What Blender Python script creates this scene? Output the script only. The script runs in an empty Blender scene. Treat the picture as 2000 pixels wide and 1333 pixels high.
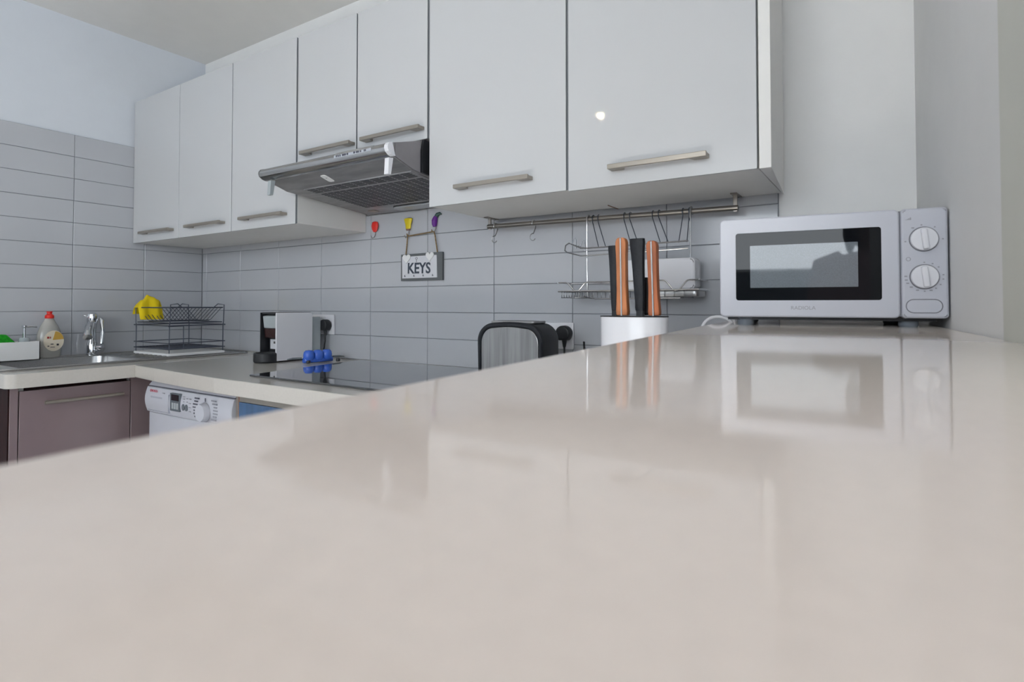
import bpy, bmesh, math, random
from mathutils import Vector, Matrix
R = math.radians
random.seed(7)
S = bpy.context.scene
COL = S.collection

# ------------------------------------------------------------------ camera
cd = bpy.data.cameras.new('camera')
cam = bpy.data.objects.new('camera', cd); COL.objects.link(cam)
cam.location = (3.08069, -1.67354, 1.13220)
cam.rotation_euler = (R(90 + 1.2721), 0, R(33.1347))
cd.sensor_fit = 'HORIZONTAL'; cd.sensor_width = 36
cd.lens = 1119.246 / 2000 * 36
cd.shift_y = (570.26 - 666.5) / 2000
cd.clip_start = 0.005
cd.dof.use_dof = True; cd.dof.focus_distance = 2.0; cd.dof.aperture_fstop = 8
S.camera = cam

# ------------------------------------------------------------------ world, lights, exposure
wd = bpy.data.worlds.new('world'); S.world = wd; wd.use_nodes = True
wd.node_tree.nodes['Background'].inputs[0].default_value = (0.80, 0.90, 1.0, 1)
wd.node_tree.nodes['Background'].inputs[1].default_value = 1.0
S.view_settings.view_transform = 'Standard'; S.view_settings.look = 'None'
S.view_settings.exposure = 0.27; S.view_settings.gamma = 1.0
S.view_settings.use_curve_mapping = False
try: S.cycles.use_denoising = True
except Exception: pass

def area(name, loc, rot, sx, sy, power, col):
    l = bpy.data.lights.new(name, 'AREA'); l.shape = 'RECTANGLE'; l.size = sx; l.size_y = sy
    l.energy = power; l.color = col
    o = bpy.data.objects.new(name, l); COL.objects.link(o); o.location = loc; o.rotation_euler = rot
    return o
# daylight through the far window; the side light is an unseen, added fill
area('window_daylight', (2.85, -5.02, 1.91), (R(90), 0, 0), 2.6, 0.90, 45, (0.88, 0.945, 1.0))
area('side_fill_light', (5.58, -2.75, 1.25), (R(90), 0, R(90)), 2.6, 2.2, 25, (0.80, 0.91, 1.0))
sl_ = bpy.data.lights.new('sun', 'SUN'); sl_.energy = 60.0; sl_.angle = R(1.0); sl_.color = (1.0, 0.97, 0.93)
so_ = bpy.data.objects.new('sun', sl_); COL.objects.link(so_); so_.rotation_euler = (R(49), 0, R(0))

# ------------------------------------------------------------------ materials
def mat(name, col, rough=0.5, metal=0.0, spec=0.5, coat=0.0, noise=0.03, scale=12, bump=0.0, bscale=80,
        trans=0.0, emit=None, estr=0.0, stretch=None, ior=None, alpha=None):
    m = bpy.data.materials.new(name); m.use_nodes = True
    nt = m.node_tree; b = nt.nodes['Principled BSDF']
    b.inputs['Roughness'].default_value = rough; b.inputs['Metallic'].default_value = metal
    b.inputs['Specular IOR Level'].default_value = spec
    b.inputs['Coat Weight'].default_value = coat; b.inputs['Coat Roughness'].default_value = 0.04
    b.inputs['Transmission Weight'].default_value = trans
    if ior: b.inputs['IOR'].default_value = ior
    if alpha is not None: b.inputs['Alpha'].default_value = alpha
    tc = nt.nodes.new('ShaderNodeTexCoord')
    src = tc.outputs['Object']
    if stretch:
        mp = nt.nodes.new('ShaderNodeMapping'); mp.inputs['Scale'].default_value = stretch
        nt.links.new(src, mp.inputs['Vector']); src = mp.outputs['Vector']
    n = nt.nodes.new('ShaderNodeTexNoise'); n.inputs['Scale'].default_value = scale
    n.inputs['Detail'].default_value = 3
    nt.links.new(src, n.inputs['Vector'])
    r = nt.nodes.new('ShaderNodeValToRGB')
    lo = [max(0, c * (1 - noise)) for c in col]; hi = [min(1, c * (1 + noise)) for c in col]
    r.color_ramp.elements[0].position = 0.3; r.color_ramp.elements[1].position = 0.7
    r.color_ramp.elements[0].color = (*lo, 1); r.color_ramp.elements[1].color = (*hi, 1)
    nt.links.new(n.outputs['Fac'], r.inputs['Fac']); nt.links.new(r.outputs['Color'], b.inputs['Base Color'])
    if bump:
        n2 = nt.nodes.new('ShaderNodeTexNoise'); n2.inputs['Scale'].default_value = bscale
        nt.links.new(src, n2.inputs['Vector'])
        bp = nt.nodes.new('ShaderNodeBump'); bp.inputs['Strength'].default_value = bump
        bp.inputs['Distance'].default_value = 0.002
        nt.links.new(n2.outputs['Fac'], bp.inputs['Height']); nt.links.new(bp.outputs['Normal'], b.inputs['Normal'])
    if emit:
        b.inputs['Emission Color'].default_value = (*emit, 1); b.inputs['Emission Strength'].default_value = estr
    return m

M = {}
def dm(k, *a, **kw): M[k] = mat(k, *a, **kw)
dm('wall_paint', (0.86, 0.87, 0.89), 0.75, bump=0.15, bscale=60, noise=0.01)
dm('left_wall_shade_tint', (0.68, 0.715, 0.77), 0.75, bump=0.15, bscale=60, noise=0.01)  # cooler, dimmer light on this wall put into its colour
dm('back_wall_light_tint', (0.90, 0.895, 0.885), 0.75, bump=0.15, bscale=60, noise=0.01)  # brighter, warmer light on the back wall put into its colour
dm('right_wall_paint', (0.83, 0.825, 0.82), 0.7, bump=0.15, bscale=60, noise=0.01)
dm('pier_paint', (0.67, 0.67, 0.61), 0.6, noise=0.02)
dm('ceiling_paint', (0.82, 0.81, 0.79), 0.85, noise=0.01)
dm('tile_white', (0.49, 0.505, 0.54), 0.14, noise=0.012, scale=3)
dm('grout', (0.27, 0.28, 0.31), 0.9)
dm('floor_tile', (0.60, 0.58, 0.555), 0.35, noise=0.08, scale=4)
dm('lacquer', (0.575, 0.585, 0.60), 0.05, noise=0.006, scale=2)
dm('carcass', (0.80, 0.79, 0.77), 0.5, noise=0.01)
dm('edge_grey', (0.26, 0.275, 0.30), 0.35)
dm('champagne', (0.37, 0.335, 0.29), 0.36, metal=0.75, noise=0.04, scale=40, stretch=(1, 20, 20))
dm('rail_steel', (0.30, 0.275, 0.25), 0.28, metal=0.9, noise=0.05)
dm('hood_steel', (0.46, 0.455, 0.45), 0.16, metal=1.0, noise=0.06, scale=20, stretch=(1, 10, 10))
dm('toaster_steel', (0.33, 0.325, 0.32), 0.28, metal=0.9, noise=0.22, scale=14, stretch=(6, 1, 0.3))
dm('hood_side', (0.27, 0.255, 0.27), 0.45, metal=0.5, noise=0.12, scale=12)
dm('steel', (0.46, 0.46, 0.46), 0.30, metal=1.0, noise=0.10, scale=25, stretch=(1, 14, 14), bump=0.05, bscale=120)
dm('steel_dull', (0.36, 0.355, 0.36), 0.42, metal=0.7, noise=0.18, scale=9, stretch=(1, 4, 4))
dm('chrome', (0.70, 0.71, 0.73), 0.10, metal=1.0, noise=0.02)
dm('wire_chrome', (0.55, 0.55, 0.56), 0.22, metal=1.0, noise=0.05)
dm('wire_dark', (0.085, 0.095, 0.125), 0.35, metal=0.55, noise=0.15)
dm('black_plastic', (0.018, 0.019, 0.022), 0.42, noise=0.15)
dm('black_soft', (0.014, 0.016, 0.021), 0.55, spec=0.35, noise=0.25, scale=60, bump=0.3, bscale=220)
dm('black_glass', (0.008, 0.009, 0.011), 0.02, spec=0.2, noise=0.05)
dm('hob_glass', (0.030, 0.032, 0.036), 0.025, spec=0.8, coat=0.6, noise=0.05)
dm('white_plastic', (0.80, 0.80, 0.84), 0.22, noise=0.01)
dm('white_matte', (0.82, 0.82, 0.82), 0.5, noise=0.01)
dm('appliance_white', (0.565, 0.575, 0.635), 0.28, noise=0.01)
dm('quartz', (0.645, 0.565, 0.515), 0.06, spec=0.30, noise=0.02, scale=180)
_q = M['quartz'].node_tree.nodes['Principled BSDF']      # haze added at grazing angles to mute reflections and a denoising seam
_q.inputs['Sheen Weight'].default_value = 0.17; _q.inputs['Sheen Roughness'].default_value = 0.35
_q.inputs['Sheen Tint'].default_value = (0.82, 0.74, 0.67, 1)
dm('worktop_cream', (0.57, 0.54, 0.50), 0.13, noise=0.02, scale=150)
dm('mauve', (0.255, 0.19, 0.195), 0.22, noise=0.05, scale=5, coat=0.3)
dm('dark_wood', (0.020, 0.0035, 0.003), 0.6, spec=0.2, noise=0.4, scale=10, stretch=(6, 6, 1))
dm('shadow_gap', (0.02, 0.015, 0.015), 0.9)
dm('orange_wood', (0.55, 0.20, 0.075), 0.45, noise=0.28, scale=16, stretch=(3, 3, 0.6), bump=0.1)
dm('orange_wood_dark', (0.44, 0.13, 0.045), 0.45, noise=0.28, scale=16, stretch=(3, 3, 0.6), bump=0.1)
dm('bottle_clear', (0.46, 0.45, 0.42), 0.18, noise=0.05)
dm('bottle_label', (0.80, 0.72, 0.58), 0.3, noise=0.05)
dm('label_gold', (0.62, 0.38, 0.08), 0.35, noise=0.15)
dm('label_red', (0.42, 0.06, 0.05), 0.4)
dm('label_dark', (0.08, 0.07, 0.07), 0.5)
dm('red_plastic', (0.75, 0.025, 0.015), 0.35)
dm('green_sponge', (0.01, 0.34, 0.012), 0.9, noise=0.2, scale=120, bump=0.5, bscale=300)
dm('yellow_cloth', (0.80, 0.60, 0.004), 0.85, noise=0.06, bump=0.2, bscale=200)
dm('yellow_paint', (0.74, 0.58, 0.01), 0.4)
dm('purple_paint', (0.13, 0.012, 0.26), 0.3)
dm('green_paint', (0.015, 0.06, 0.05), 0.45)
dm('blue_plastic', (0.045, 0.15, 0.68), 0.16, noise=0.05, coat=0.3)
dm('blue_glass', (0.03, 0.10, 0.23), 0.08, noise=0.30, scale=3, stretch=(6, 1, 0.4), coat=0.4)
dm('tank_plastic', (0.40, 0.44, 0.46), 0.15, noise=0.05)
dm('brown_black', (0.045, 0.018, 0.018), 0.2)
dm('sign_grey', (0.12, 0.13, 0.135), 0.6)
dm('sign_white', (0.66, 0.67, 0.71), 0.6)
dm('sign_text', (0.045, 0.06, 0.085), 0.6)
dm('rope', (0.26, 0.17, 0.075), 0.9, noise=0.35, scale=200)
dm('print_grey', (0.30, 0.30, 0.34), 0.5)
dm('print_dark', (0.10, 0.10, 0.13), 0.5)
dm('line_grey', (0.20, 0.20, 0.23), 0.4)
dm('logo_red', (0.62, 0.05, 0.10), 0.4)
dm('foot_grey', (0.24, 0.27, 0.31), 0.5)
dm('skin', (0.52, 0.33, 0.25), 0.5)
dm('pink_shirt', (0.82, 0.58, 0.61), 0.8, noise=0.05)
dm('dark_hair', (0.022, 0.014, 0.012), 0.5, noise=0.3, scale=60, stretch=(4, 4, 1))
dm('denim', (0.05, 0.07, 0.11), 0.8, noise=0.15)
dm('eye_white', (0.7, 0.7, 0.68), 0.2)
dm('lip', (0.42, 0.18, 0.16), 0.5)
dm('display_grey', (0.13, 0.15, 0.17), 0.25)
dm('display_dark', (0.012, 0.008, 0.012), 0.08)
dm('recess_grey', (0.42, 0.43, 0.50), 0.5)
dm('mesh_metal', (0.19, 0.215, 0.24), 0.03, spec=0.5, noise=0.10, scale=700)
dm('seam_brown', (0.30, 0.16, 0.11), 0.7)
dm('sofa_slate', (0.10, 0.125, 0.15), 0.8, noise=0.1)
dm('bulb', (1, 0.9, 0.75), 0.5, emit=(1.0, 0.80, 0.50), estr=800)
dm('frame_white', (0.8, 0.8, 0.8), 0.4)

# ------------------------------------------------------------------ builders
MW = {}      # world matrix of each thing (parts share their thing's)
def bevel(b, geom, off, seg):
    """bevel; the faces left of the original flat ones stay flat, the rest is smooth"""
    b.normal_update()
    flat = [(f.normal.copy(), f.calc_center_median().dot(f.normal)) for f in b.faces if not f.smooth]
    bmesh.ops.bevel(b, geom=geom, offset=off, segments=seg, profile=0.5, affect='EDGES')
    b.normal_update()
    for f in b.faces:
        n = f.normal; d = f.calc_center_median().dot(n)
        f.smooth = not any(n.dot(m) > 0.99999 and abs(d-e) < 1e-5 for m, e in flat)
class MB:
    def __init__(s): s.bm = bmesh.new()
    def _xf(s, vs, mtx):
        if mtx is not None: bmesh.ops.transform(s.bm, matrix=mtx, verts=vs)
    def box(s, x0, x1, y0, y1, z0, z1, bev=0.0, seg=2, mtx=None):
        b2 = bmesh.new()
        r = bmesh.ops.create_cube(b2, size=1)
        for v in b2.verts:
            v.co = Vector(((x0+x1)/2 + v.co.x*(x1-x0), (y0+y1)/2 + v.co.y*(y1-y0), (z0+z1)/2 + v.co.z*(z1-z0)))
        if bev:
            bevel(b2, b2.edges[:], bev, seg)
        s._merge(b2, mtx); return s
    def _merge(s, b2, mtx=None):
        if mtx is not None: bmesh.ops.transform(b2, matrix=mtx, verts=b2.verts[:])
        me = bpy.data.meshes.new('t'); b2.to_mesh(me); b2.free()
        s.bm.from_mesh(me); bpy.data.meshes.remove(me)
    def prism(s, poly, z0, z1, bev=0.0, seg=2, axis='z', mtx=None):
        """poly in two coords extruded along the third axis"""
        b2 = bmesh.new()
        def p3(p, h):
            if axis == 'z': return (p[0], p[1], h)
            if axis == 'x': return (h, p[0], p[1])
            return (p[0], h, p[1])
        a = [b2.verts.new(p3(p, z0)) for p in poly]; b = [b2.verts.new(p3(p, z1)) for p in poly]
        n = len(poly)
        b2.faces.new(a); b2.faces.new(b)
        for i in range(n): b2.faces.new((a[i], a[(i+1) % n], b[(i+1) % n], b[i])).smooth = n > 8
        bmesh.ops.recalc_face_normals(b2, faces=b2.faces[:])
        if bev:
            bevel(b2, b2.edges[:], bev, seg)
        s._merge(b2, mtx); return s
    def tube(s, pts, r, n=8, closed=False, cap=True):
        pts = [Vector(p) for p in pts]; k = len(pts)
        rad = r if isinstance(r, (list, tuple)) else [r]*k
        T = []
        for i in range(k):
            if closed: t = pts[(i+1) % k] - pts[i-1]
            else: t = pts[min(i+1, k-1)] - pts[max(i-1, 0)]
            T.append(t.normalized())
        up = Vector((0, 0, 1)) if abs(T[0].z) < 0.9 else Vector((1, 0, 0))
        N = (up - T[0]*up.dot(T[0])).normalized(); rings = []
        for i in range(k):
            N = (N - T[i]*N.dot(T[i]))
            if N.length < 1e-6: N = T[i].orthogonal()
            N.normalize(); B = T[i].cross(N)
            rings.append([s.bm.verts.new(pts[i] + rad[i]*(N*math.cos(2*math.pi*j/n) + B*math.sin(2*math.pi*j/n))) for j in range(n)])
        for i in range(k if closed else k-1):
            a, b = rings[i], rings[(i+1) % k]
            for j in range(n): s.bm.faces.new((a[j], a[(j+1) % n], b[(j+1) % n], b[j])).smooth = True
        if cap and not closed:
            s.bm.faces.new(rings[0][::-1]); s.bm.faces.new(rings[-1])
        return s
    def lathe(s, prof, c=(0, 0, 0), n=24, sx=1.0, sy=1.0, mtx=None):
        b2 = bmesh.new(); rings = []
        for r, z in prof:
            if r < 1e-6: rings.append([b2.verts.new((c[0], c[1], c[2]+z))])
            else: rings.append([b2.verts.new((c[0]+sx*r*math.cos(2*math.pi*j/n), c[1]+sy*r*math.sin(2*math.pi*j/n), c[2]+z)) for j in range(n)])
        for a, b in zip(rings, rings[1:]):
            for j in range(n):
                j2 = (j+1) % n
                if len(a) == 1 and len(b) == 1: continue
                if len(a) == 1: b2.faces.new((a[0], b[j], b[j2])).smooth = True
                elif len(b) == 1: b2.faces.new((a[j], a[j2], b[0])).smooth = True
                else: b2.faces.new((a[j], a[j2], b[j2], b[j])).smooth = True
        if len(rings[0]) > 1: b2.faces.new(rings[0][::-1])
        if len(rings[-1]) > 1: b2.faces.new(rings[-1])
        bmesh.ops.recalc_face_normals(b2, faces=b2.faces[:])
        s._merge(b2, mtx); return s
    def cyl(s, p, q, r, n=20):
        return s.tube([p, q], r, n)
    def ring2(s, c, rx, rz, r, n=32, axis='y', m=6):
        pts = []
        for j in range(n):
            a = 2*math.pi*j/n
            if axis == 'y': pts.append((c[0]+rx*math.cos(a), c[1], c[2]+rz*math.sin(a)))
            else: pts.append((c[0]+rx*math.cos(a), c[1]+rz*math.sin(a), c[2]))
        return s.tube(pts, r, m, closed=True)
    def mesh(s, name, mats, inv=None, smooth=True, ang=35):
        me = bpy.data.meshes.new(name)
        if inv is not None: bmesh.ops.transform(s.bm, matrix=inv, verts=s.bm.verts[:])
        s.bm.to_mesh(me); s.bm.free()
        for m in (mats if isinstance(mats, (list, tuple)) else [mats]): me.materials.append(M[m])
        if smooth:
            fl = [p.use_smooth for p in me.polygons]
            me.set_sharp_from_angle(angle=R(ang))          # (this clears the per-face flags)
            me.polygons.foreach_set('use_smooth', fl)
        else: me.polygons.foreach_set('use_smooth', [False]*len(me.polygons))
        me.update(); return me
    def build(s, name, mats, parent=None, world=True, **kw):
        inv = None
        if parent is not None and world: inv = MW[parent.name].inverted()
        o = bpy.data.objects.new(name, s.mesh(name, mats, inv, **kw)); COL.objects.link(o)
        if parent is not None: o.parent = parent; MW[o.name] = MW[parent.name]
        else: MW[o.name] = Matrix()
        return o
    def solo(s, name, mats, label, cat, group=None, **kw):
        """one-mesh thing, origin at its base"""
        xs = [v.co for v in s.bm.verts]
        c = Vector(((min(v.x for v in xs)+max(v.x for v in xs))/2, (min(v.y for v in xs)+max(v.y for v in xs))/2, min(v.z for v in xs)))
        o = bpy.data.objects.new(name, s.mesh(name, mats, Matrix.Translation(-c), **kw)); COL.objects.link(o)
        o.location = c; MW[o.name] = Matrix.Translation(c)
        o['label'] = label; o['category'] = cat
        if group: o['group'] = group
        return o
def thing(name, label, cat, loc, rotz=0.0, group=None):
    o = bpy.data.objects.new(name, None); COL.objects.link(o)
    o.location = loc; o.rotation_euler = (0, 0, rotz); o.empty_display_size = 0.05
    MW[o.name] = Matrix.Translation(loc) @ Matrix.Rotation(rotz, 4, 'Z')
    o['label'] = label; o['category'] = cat
    if group: o['group'] = group
    return o
def struct(name, mb, m, **kw):
    o = mb.build(name, m, None, **kw); o['kind'] = 'structure'; return o
def text(parent, name, body, size, mtx, m, squeeze=1.0, world=True, depth=0.0004, bold=0.0):
    cu = bpy.data.curves.new('t', 'FONT'); cu.body = body; cu.size = size; cu.align_x = 'CENTER'; cu.align_y = 'CENTER'
    cu.extrude = depth; cu.offset = bold; cu.resolution_u = 3
    ob = bpy.data.objects.new('t', cu); COL.objects.link(ob)
    dg = bpy.context.evaluated_depsgraph_get()
    me = bpy.data.meshes.new_from_object(ob.evaluated_get(dg)); me.name = name
    bpy.data.objects.remove(ob); bpy.data.curves.remove(cu)
    me.transform(mtx @ Matrix.Diagonal((squeeze, 1, 1, 1)))
    if world: me.transform(MW[parent.name].inverted())
    me.materials.clear(); me.materials.append(M[m])
    o = bpy.data.objects.new(name, me); COL.objects.link(o); o.parent = parent; MW[o.name] = MW[parent.name]
    return o
FRONT = Matrix.Rotation(R(90), 4, 'X')      # text plane facing -y
def arc(cx, cy, r, a0, a1, n): return [(cx + r*math.cos(R(a0+(a1-a0)*i/n)), cy + r*math.sin(R(a0+(a1-a0)*i/n))) for i in range(n+1)]
def rrect(x0, x1, y0, y1, r, n=6):
    return arc(x1-r, y0+r, r, -90, 0, n) + arc(x1-r, y1-r, r, 0, 90, n) + arc(x0+r, y1-r, r, 90, 180, n) + arc(x0+r, y0+r, r, 180, 270, n)

# ------------------------------------------------------------------ room shell
CEIL = 2.436
struct('floor', MB().box(-0.1, 5.7, -5.2, 0.1, -0.1, 0.0), 'floor_tile')
struct('ceiling', MB().box(-0.1, 5.7, -5.2, 0.1, CEIL, CEIL+0.1), 'ceiling_paint')
wall_left = struct('wall_left', MB().box(-0.1, 0, -5.2, 0.1, 0, CEIL), 'left_wall_shade_tint')
wall_back = struct('wall_back', MB().box(-0.1, 3.3, 0.0, 0.1, 0, CEIL), 'back_wall_light_tint')
# right return wall beside the bar, then the slightly proud greenish pier
struct('wall_right', MB().prism([(3.145, 0.0), (3.2, -0.766), (3.4, -0.766), (3.4, 0.0)], 0, CEIL), 'right_wall_paint')
struct('trim_1', MB().prism([(3.1985, -0.770), (3.232, -1.15), (3.5, -1.15), (3.5, -0.770)], 0, CEIL, bev=0.002), 'pier_paint')
struct('wall_right_rear', MB().box(3.5005, 5.7, -1.149, -1.05, 0, CEIL), 'wall_paint')
# far side of the living area: its window, and an opening added for side fill
wf = MB(); wf.box(-0.1, 1.5, -5.2, -5.05, 0, CEIL); wf.box(4.2, 5.7, -5.2, -5.05, 0, CEIL)
wf.box(1.5, 4.2, -5.2, -5.05, 2.38, CEIL); wf.box(1.5, 4.2, -5.2, -5.05, 0, 1.44)
struct('wall_front', wf, 'wall_paint')
ws = MB(); ws.box(5.6, 5.7, -1.43, -1.05, 0, CEIL); ws.box(5.6, 5.7, -5.2, -4.07, 0, CEIL)
ws.box(5.6, 5.7, -4.07, -1.43, 2.38, CEIL)
struct('wall_side', ws, 'wall_paint')
w1 = MB()
for x in (1.5, 2.825, 4.15): w1.box(x, x+0.05, -5.16, -5.10, 1.44, 2.38)
w1.box(1.5, 4.2, -5.16, -5.10, 2.33, 2.38)
struct('window_1', w1, 'frame_white')
w2 = MB()
for y in (-4.07, -2.77, -1.48): w2.box(5.62, 5.68, y, y+0.05, 0, 2.38)
w2.box(5.62, 5.68, -4.07, -1.43, 2.33, 2.38)
struct('fill_window', w2, 'frame_white')  # unseen window frame made up around the side fill

# --- tiles: each one a piece of its wall, grout bed recessed between them
TH, GAP = 0.008, 0.0019
def tile_row(wall, spans, rows, plane):
    """spans: (a0, a1) along the wall; rows: z of the lower edges"""
    cache = {}
    for a0, a1 in spans:
        for z in rows:
            w = round(a1-a0, 4)
            if w not in cache:
                b = MB()
                if plane == 'back': b.box(GAP/2, w-GAP/2, -TH, 0, GAP/2, 0.1-GAP/2, bev=0.0012, seg=1)
                else: b.box(0, TH, -w+GAP/2, -GAP/2, GAP/2, 0.1-GAP/2, bev=0.0012, seg=1)
                cache[w] = b.mesh('tile', 'tile_white', smooth=False)
            o = bpy.data.objects.new('tile', cache[w]); COL.objects.link(o); o.parent = wall
            j = random.uniform(-0.0003, 0.0003)
            o.location = (a0, -0.001+j, z) if plane == 'back' else (0.001+j, -a0, z)
cols = [0.0095, 0.0503] + [0.3615 + 0.3112*i for i in range(8)] + [2.843]
g = MB().box(0.006, 2.843, -0.005, -0.0005, 0.902, 1.502); g.build('grout', 'grout', wall_back)
tile_row(wall_back, list(zip(cols, cols[1:])), [0.902 + 0.1*i for i in range(6)], 'back')
lc = [0.0095, 0.296, 0.594, 0.905, 1.216, 1.527]
g = MB().box(0.0005, 0.005, -1.527, -0.006, 0.9, 1.902); g.build('grout', 'grout', wall_left)
tile_row(wall_left, list(zip(lc, lc[1:])), [0.902 + 0.1*i for i in range(10)], 'left')

# ------------------------------------------------------------------ bar counter in front
def barx(y): return 2.776 + (2.883-2.776) * (y+0.525)/(-1.62+0.525)
BZ = 1.09
BE = -1.80
bar = thing('breakfast_bar', 'long glossy cream stone breakfast bar filling the foreground under the microwave', 'bar counter', (3.02, -1.1, 0))
MB().prism([(barx(-0.002)+0.0, -0.0095), (barx(BE), BE), (3.2715, BE), (3.1435, -0.0095)], BZ-0.04, BZ, bev=0.003).build('bar_top', 'quartz', bar)
MB().prism([(2.82, -0.0095), (2.94, BE+0.12), (3.18, BE+0.12), (3.18, -0.72), (3.135, -0.0095)], 0, BZ-0.04).build('base', 'carcass', bar)

# ------------------------------------------------------------------ worktops
wt = MB()      # left run, with the cut-out for the sink bowl
Z0, Z1 = 0.852, 0.90
SX0, SX1, SY0, SY1 = 0.095, 0.485, -0.92, -0.50
wt.box(0.001, SX0, -1.0, -0.001, Z0, Z1); wt.box(SX0, SX1, SY1, -0.001, Z0, Z1); wt.box(SX0, SX1, -1.0, SY0, Z0, Z1)
wt.prism([(SX1, -0.001), (SX1, -1.0)] + [(0.659-0.03+0.03*math.cos(R(a)), -0.97+0.03*math.sin(R(a))) for a in range(-90, 1, 15)] + [(0.659, -0.001)], Z0, Z1)
wt.solo('worktop', 'worktop_cream', 'cream worktop along the left wall with the steel sink set in it', 'worktop')
MB().prism([(0.6605, -0.001), (0.6605, -0.617), (0.85, -0.636), (1.05, -0.652), (1.3, -0.668), (2.70, -0.672), (2.83, -0.672), (2.818, -0.001)], Z0, Z1, bev=0.003).solo(
    'worktop', 'worktop_cream', 'cream worktop along the back wall carrying the black hob and coffee machine', 'worktop')

# ------------------------------------------------------------------ upper cabinets
DF = -0.350     # door front plane
def handle(parent, x0, x1, z, m='champagne', y=DF):
    h = MB(); d = 0.030
    h.box(x0, x1, y-d, y-d+0.009, z-0.006, z+0.006, bev=0.0015)
    for a, b, c in ((x0, x0+0.034, 1), (x1-0.034, x1, -1)):
        poly = [(a, y-d+0.004), (b, y-d+0.004), (b-(0.0 if c > 0 else 0)-0.0, y), (a, y)] if c > 0 else [(a, y-d+0.004), (b, y-d+0.004), (b, y), (a, y)]
        poly = [(a, y-d+0.006), (b + (0.008 if c > 0 else 0), y-d+0.006), (b, y-0.0003), (a, y-0.0003)] if c > 0 else [(a-0.008, y-d+0.006), (b, y-d+0.006), (b, y-0.0003), (a, y-0.0003)]
        h.prism(poly, z-0.006, z+0.004, bev=0.001)
    return h.build('handle', m, parent)
def door(parent, x0, x1, z0, z1, hz, hx0, hx1, gap=0.0028):
    t = 0.0062; b = MB()
    b.box(x0+gap, x1-gap, DF, DF+t, z0, z1, bev=0.0008, seg=1)
    o = b.build('door', ['lacquer', 'edge_grey'], parent, smooth=False)
    for p in o.data.polygons:
        if abs(p.normal.y) < 0.5: p.material_index = 1
    handle(o, hx0, hx1, hz)
    return o
def upper(label, x0, x1, z0, z1, doors, hz, zb=None, depth=0.345):
    t = thing('wall_cabinet', label, 'cabinet', ((x0+x1)/2, DF/2, z0), 0, 'white wall cabinets')
    yb = -0.0105 if z0 < 1.51 else -0.0015
    b = MB(); b.box(x0+0.001, x1-0.001, -depth+0.002, yb, z0, z1, bev=0.0006, seg=1)
    bo = b.build('body', ['carcass', 'edge_grey'], t, smooth=False)
    for p in bo.data.polygons:
        if p.normal.y < -0.5: p.material_index = 1
    for d in doors: door(t, d[0], d[1], z0-0.002, z1, hz, d[2], d[3], 0.0014 if x0 < 0.5 else 0.0030)
    return t
ZB, ZT = 1.432, 2.123
upper('white gloss double-door wall cabinet in the corner by the left tiled wall', 0.011, 0.850, ZB, ZT, [(0.011, 0.436, 0.122, 0.398), (0.436, 0.850, 0.533, 0.808)], 1.471)
c2 = upper('white gloss single-door wall cabinet directly left of the cooker hood', 0.850, 1.268, ZB, ZT, [(0.850, 1.268, 0.942, 1.217)], 1.471)
upper('shorter white gloss double-door cabinet above the cooker hood', 1.272, 1.908, 1.645, ZT, [(1.272, 1.590, 1.321, 1.583), (1.590, 1.908, 1.635, 1.894)], 1.677)
upper('white gloss single-door wall cabinet directly right of the cooker hood', 1.911, 2.388, ZB, ZT, [(1.911, 2.388, 2.030, 2.284)], 1.475)
c5 = upper('white gloss wall cabinet at the right end, with end panel, above the knife block', 2.3885, 2.852, ZB-0.003, ZT, [(2.3885, 2.8535, 2.513, 2.750)], 1.469)
MB().prism([(2.8545, DF), (2.8545, -0.0105), (2.846, -0.0105), (2.866, -0.05), (2.878, DF)][:2] + [(2.8575, -0.0105), (2.879, DF)], ZB-0.006, ZT, bev=0.0008, seg=1).build('end_panel', 'carcass', c5)
MB().box(2.3860, 2.3905, -0.085, -0.012, ZB-0.0042, ZB-0.0012).build('seam_strip', 'seam_brown', c5)

# ------------------------------------------------------------------ cooker hood
HX0, HX1 = 1.284, 1.897
hood = thing('cooker_hood', 'stainless steel cooker hood with pulled-out visor under the short cabinet', 'cooker hood', (1.59, -0.25, 1.49))
# rounded front visor bar
prof = [(-0.440, 1.607), (-0.490, 1.6005), (-0.501, 1.596), (-0.507, 1.588), (-0.508, 1.580), (-0.504, 1.571), (-0.494, 1.564), (-0.482, 1.5605), (-0.440, 1.5605)]
MB().prism(prof, HX0-0.004, HX1-0.014, axis='x').build('visor', 'hood_steel', hood)
MB().prism([(p[0]-0.001, p[1]+0.0005) for p in prof[1:-1]] + [(-0.478, 1.562)], HX1-0.014, HX1+0.001, axis='x').build('visor_end_cap', 'white_plastic', hood)
MB().prism([(p[0]-0.001, p[1]+0.0005) for p in prof], HX0-0.006, HX0-0.003, axis='x').build('visor_end_cap', 'steel_dull', hood)
BP = [(-0.478, 1.603), (-0.365, 1.634), (-0.36, 1.640), (-0.0105, 1.640), (-0.0105, 1.503), (-0.40, 1.537), (-0.478, 1.5605)]
body = MB().prism(BP, HX0, HX1-0.006, axis='x', bev=0.001, seg=1).build('body', 'steel_dull', hood)
MB().prism([(-0.476, 1.6025), (-0.369, 1.632), (-0.369, 1.534), (-0.40, 1.538), (-0.476, 1.562)], HX1-0.007, HX1-0.001, axis='x', bev=0.0008, seg=1).build('side_plate', 'hood_side', hood)
MB().prism([(-0.366, 1.600), (-0.356, 1.638), (-0.02, 1.638), (-0.02, 1.506), (-0.366, 1.536)], HX1-0.0055, HX1+0.002, axis='x').build('side_grille', 'black_plastic', hood)
def hz(y): return 1.5605 + (y+0.478)/0.078*(1.537-1.5605) if y < -0.40 else 1.537 + (y+0.40)/0.3895*(1.503-1.537)
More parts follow.
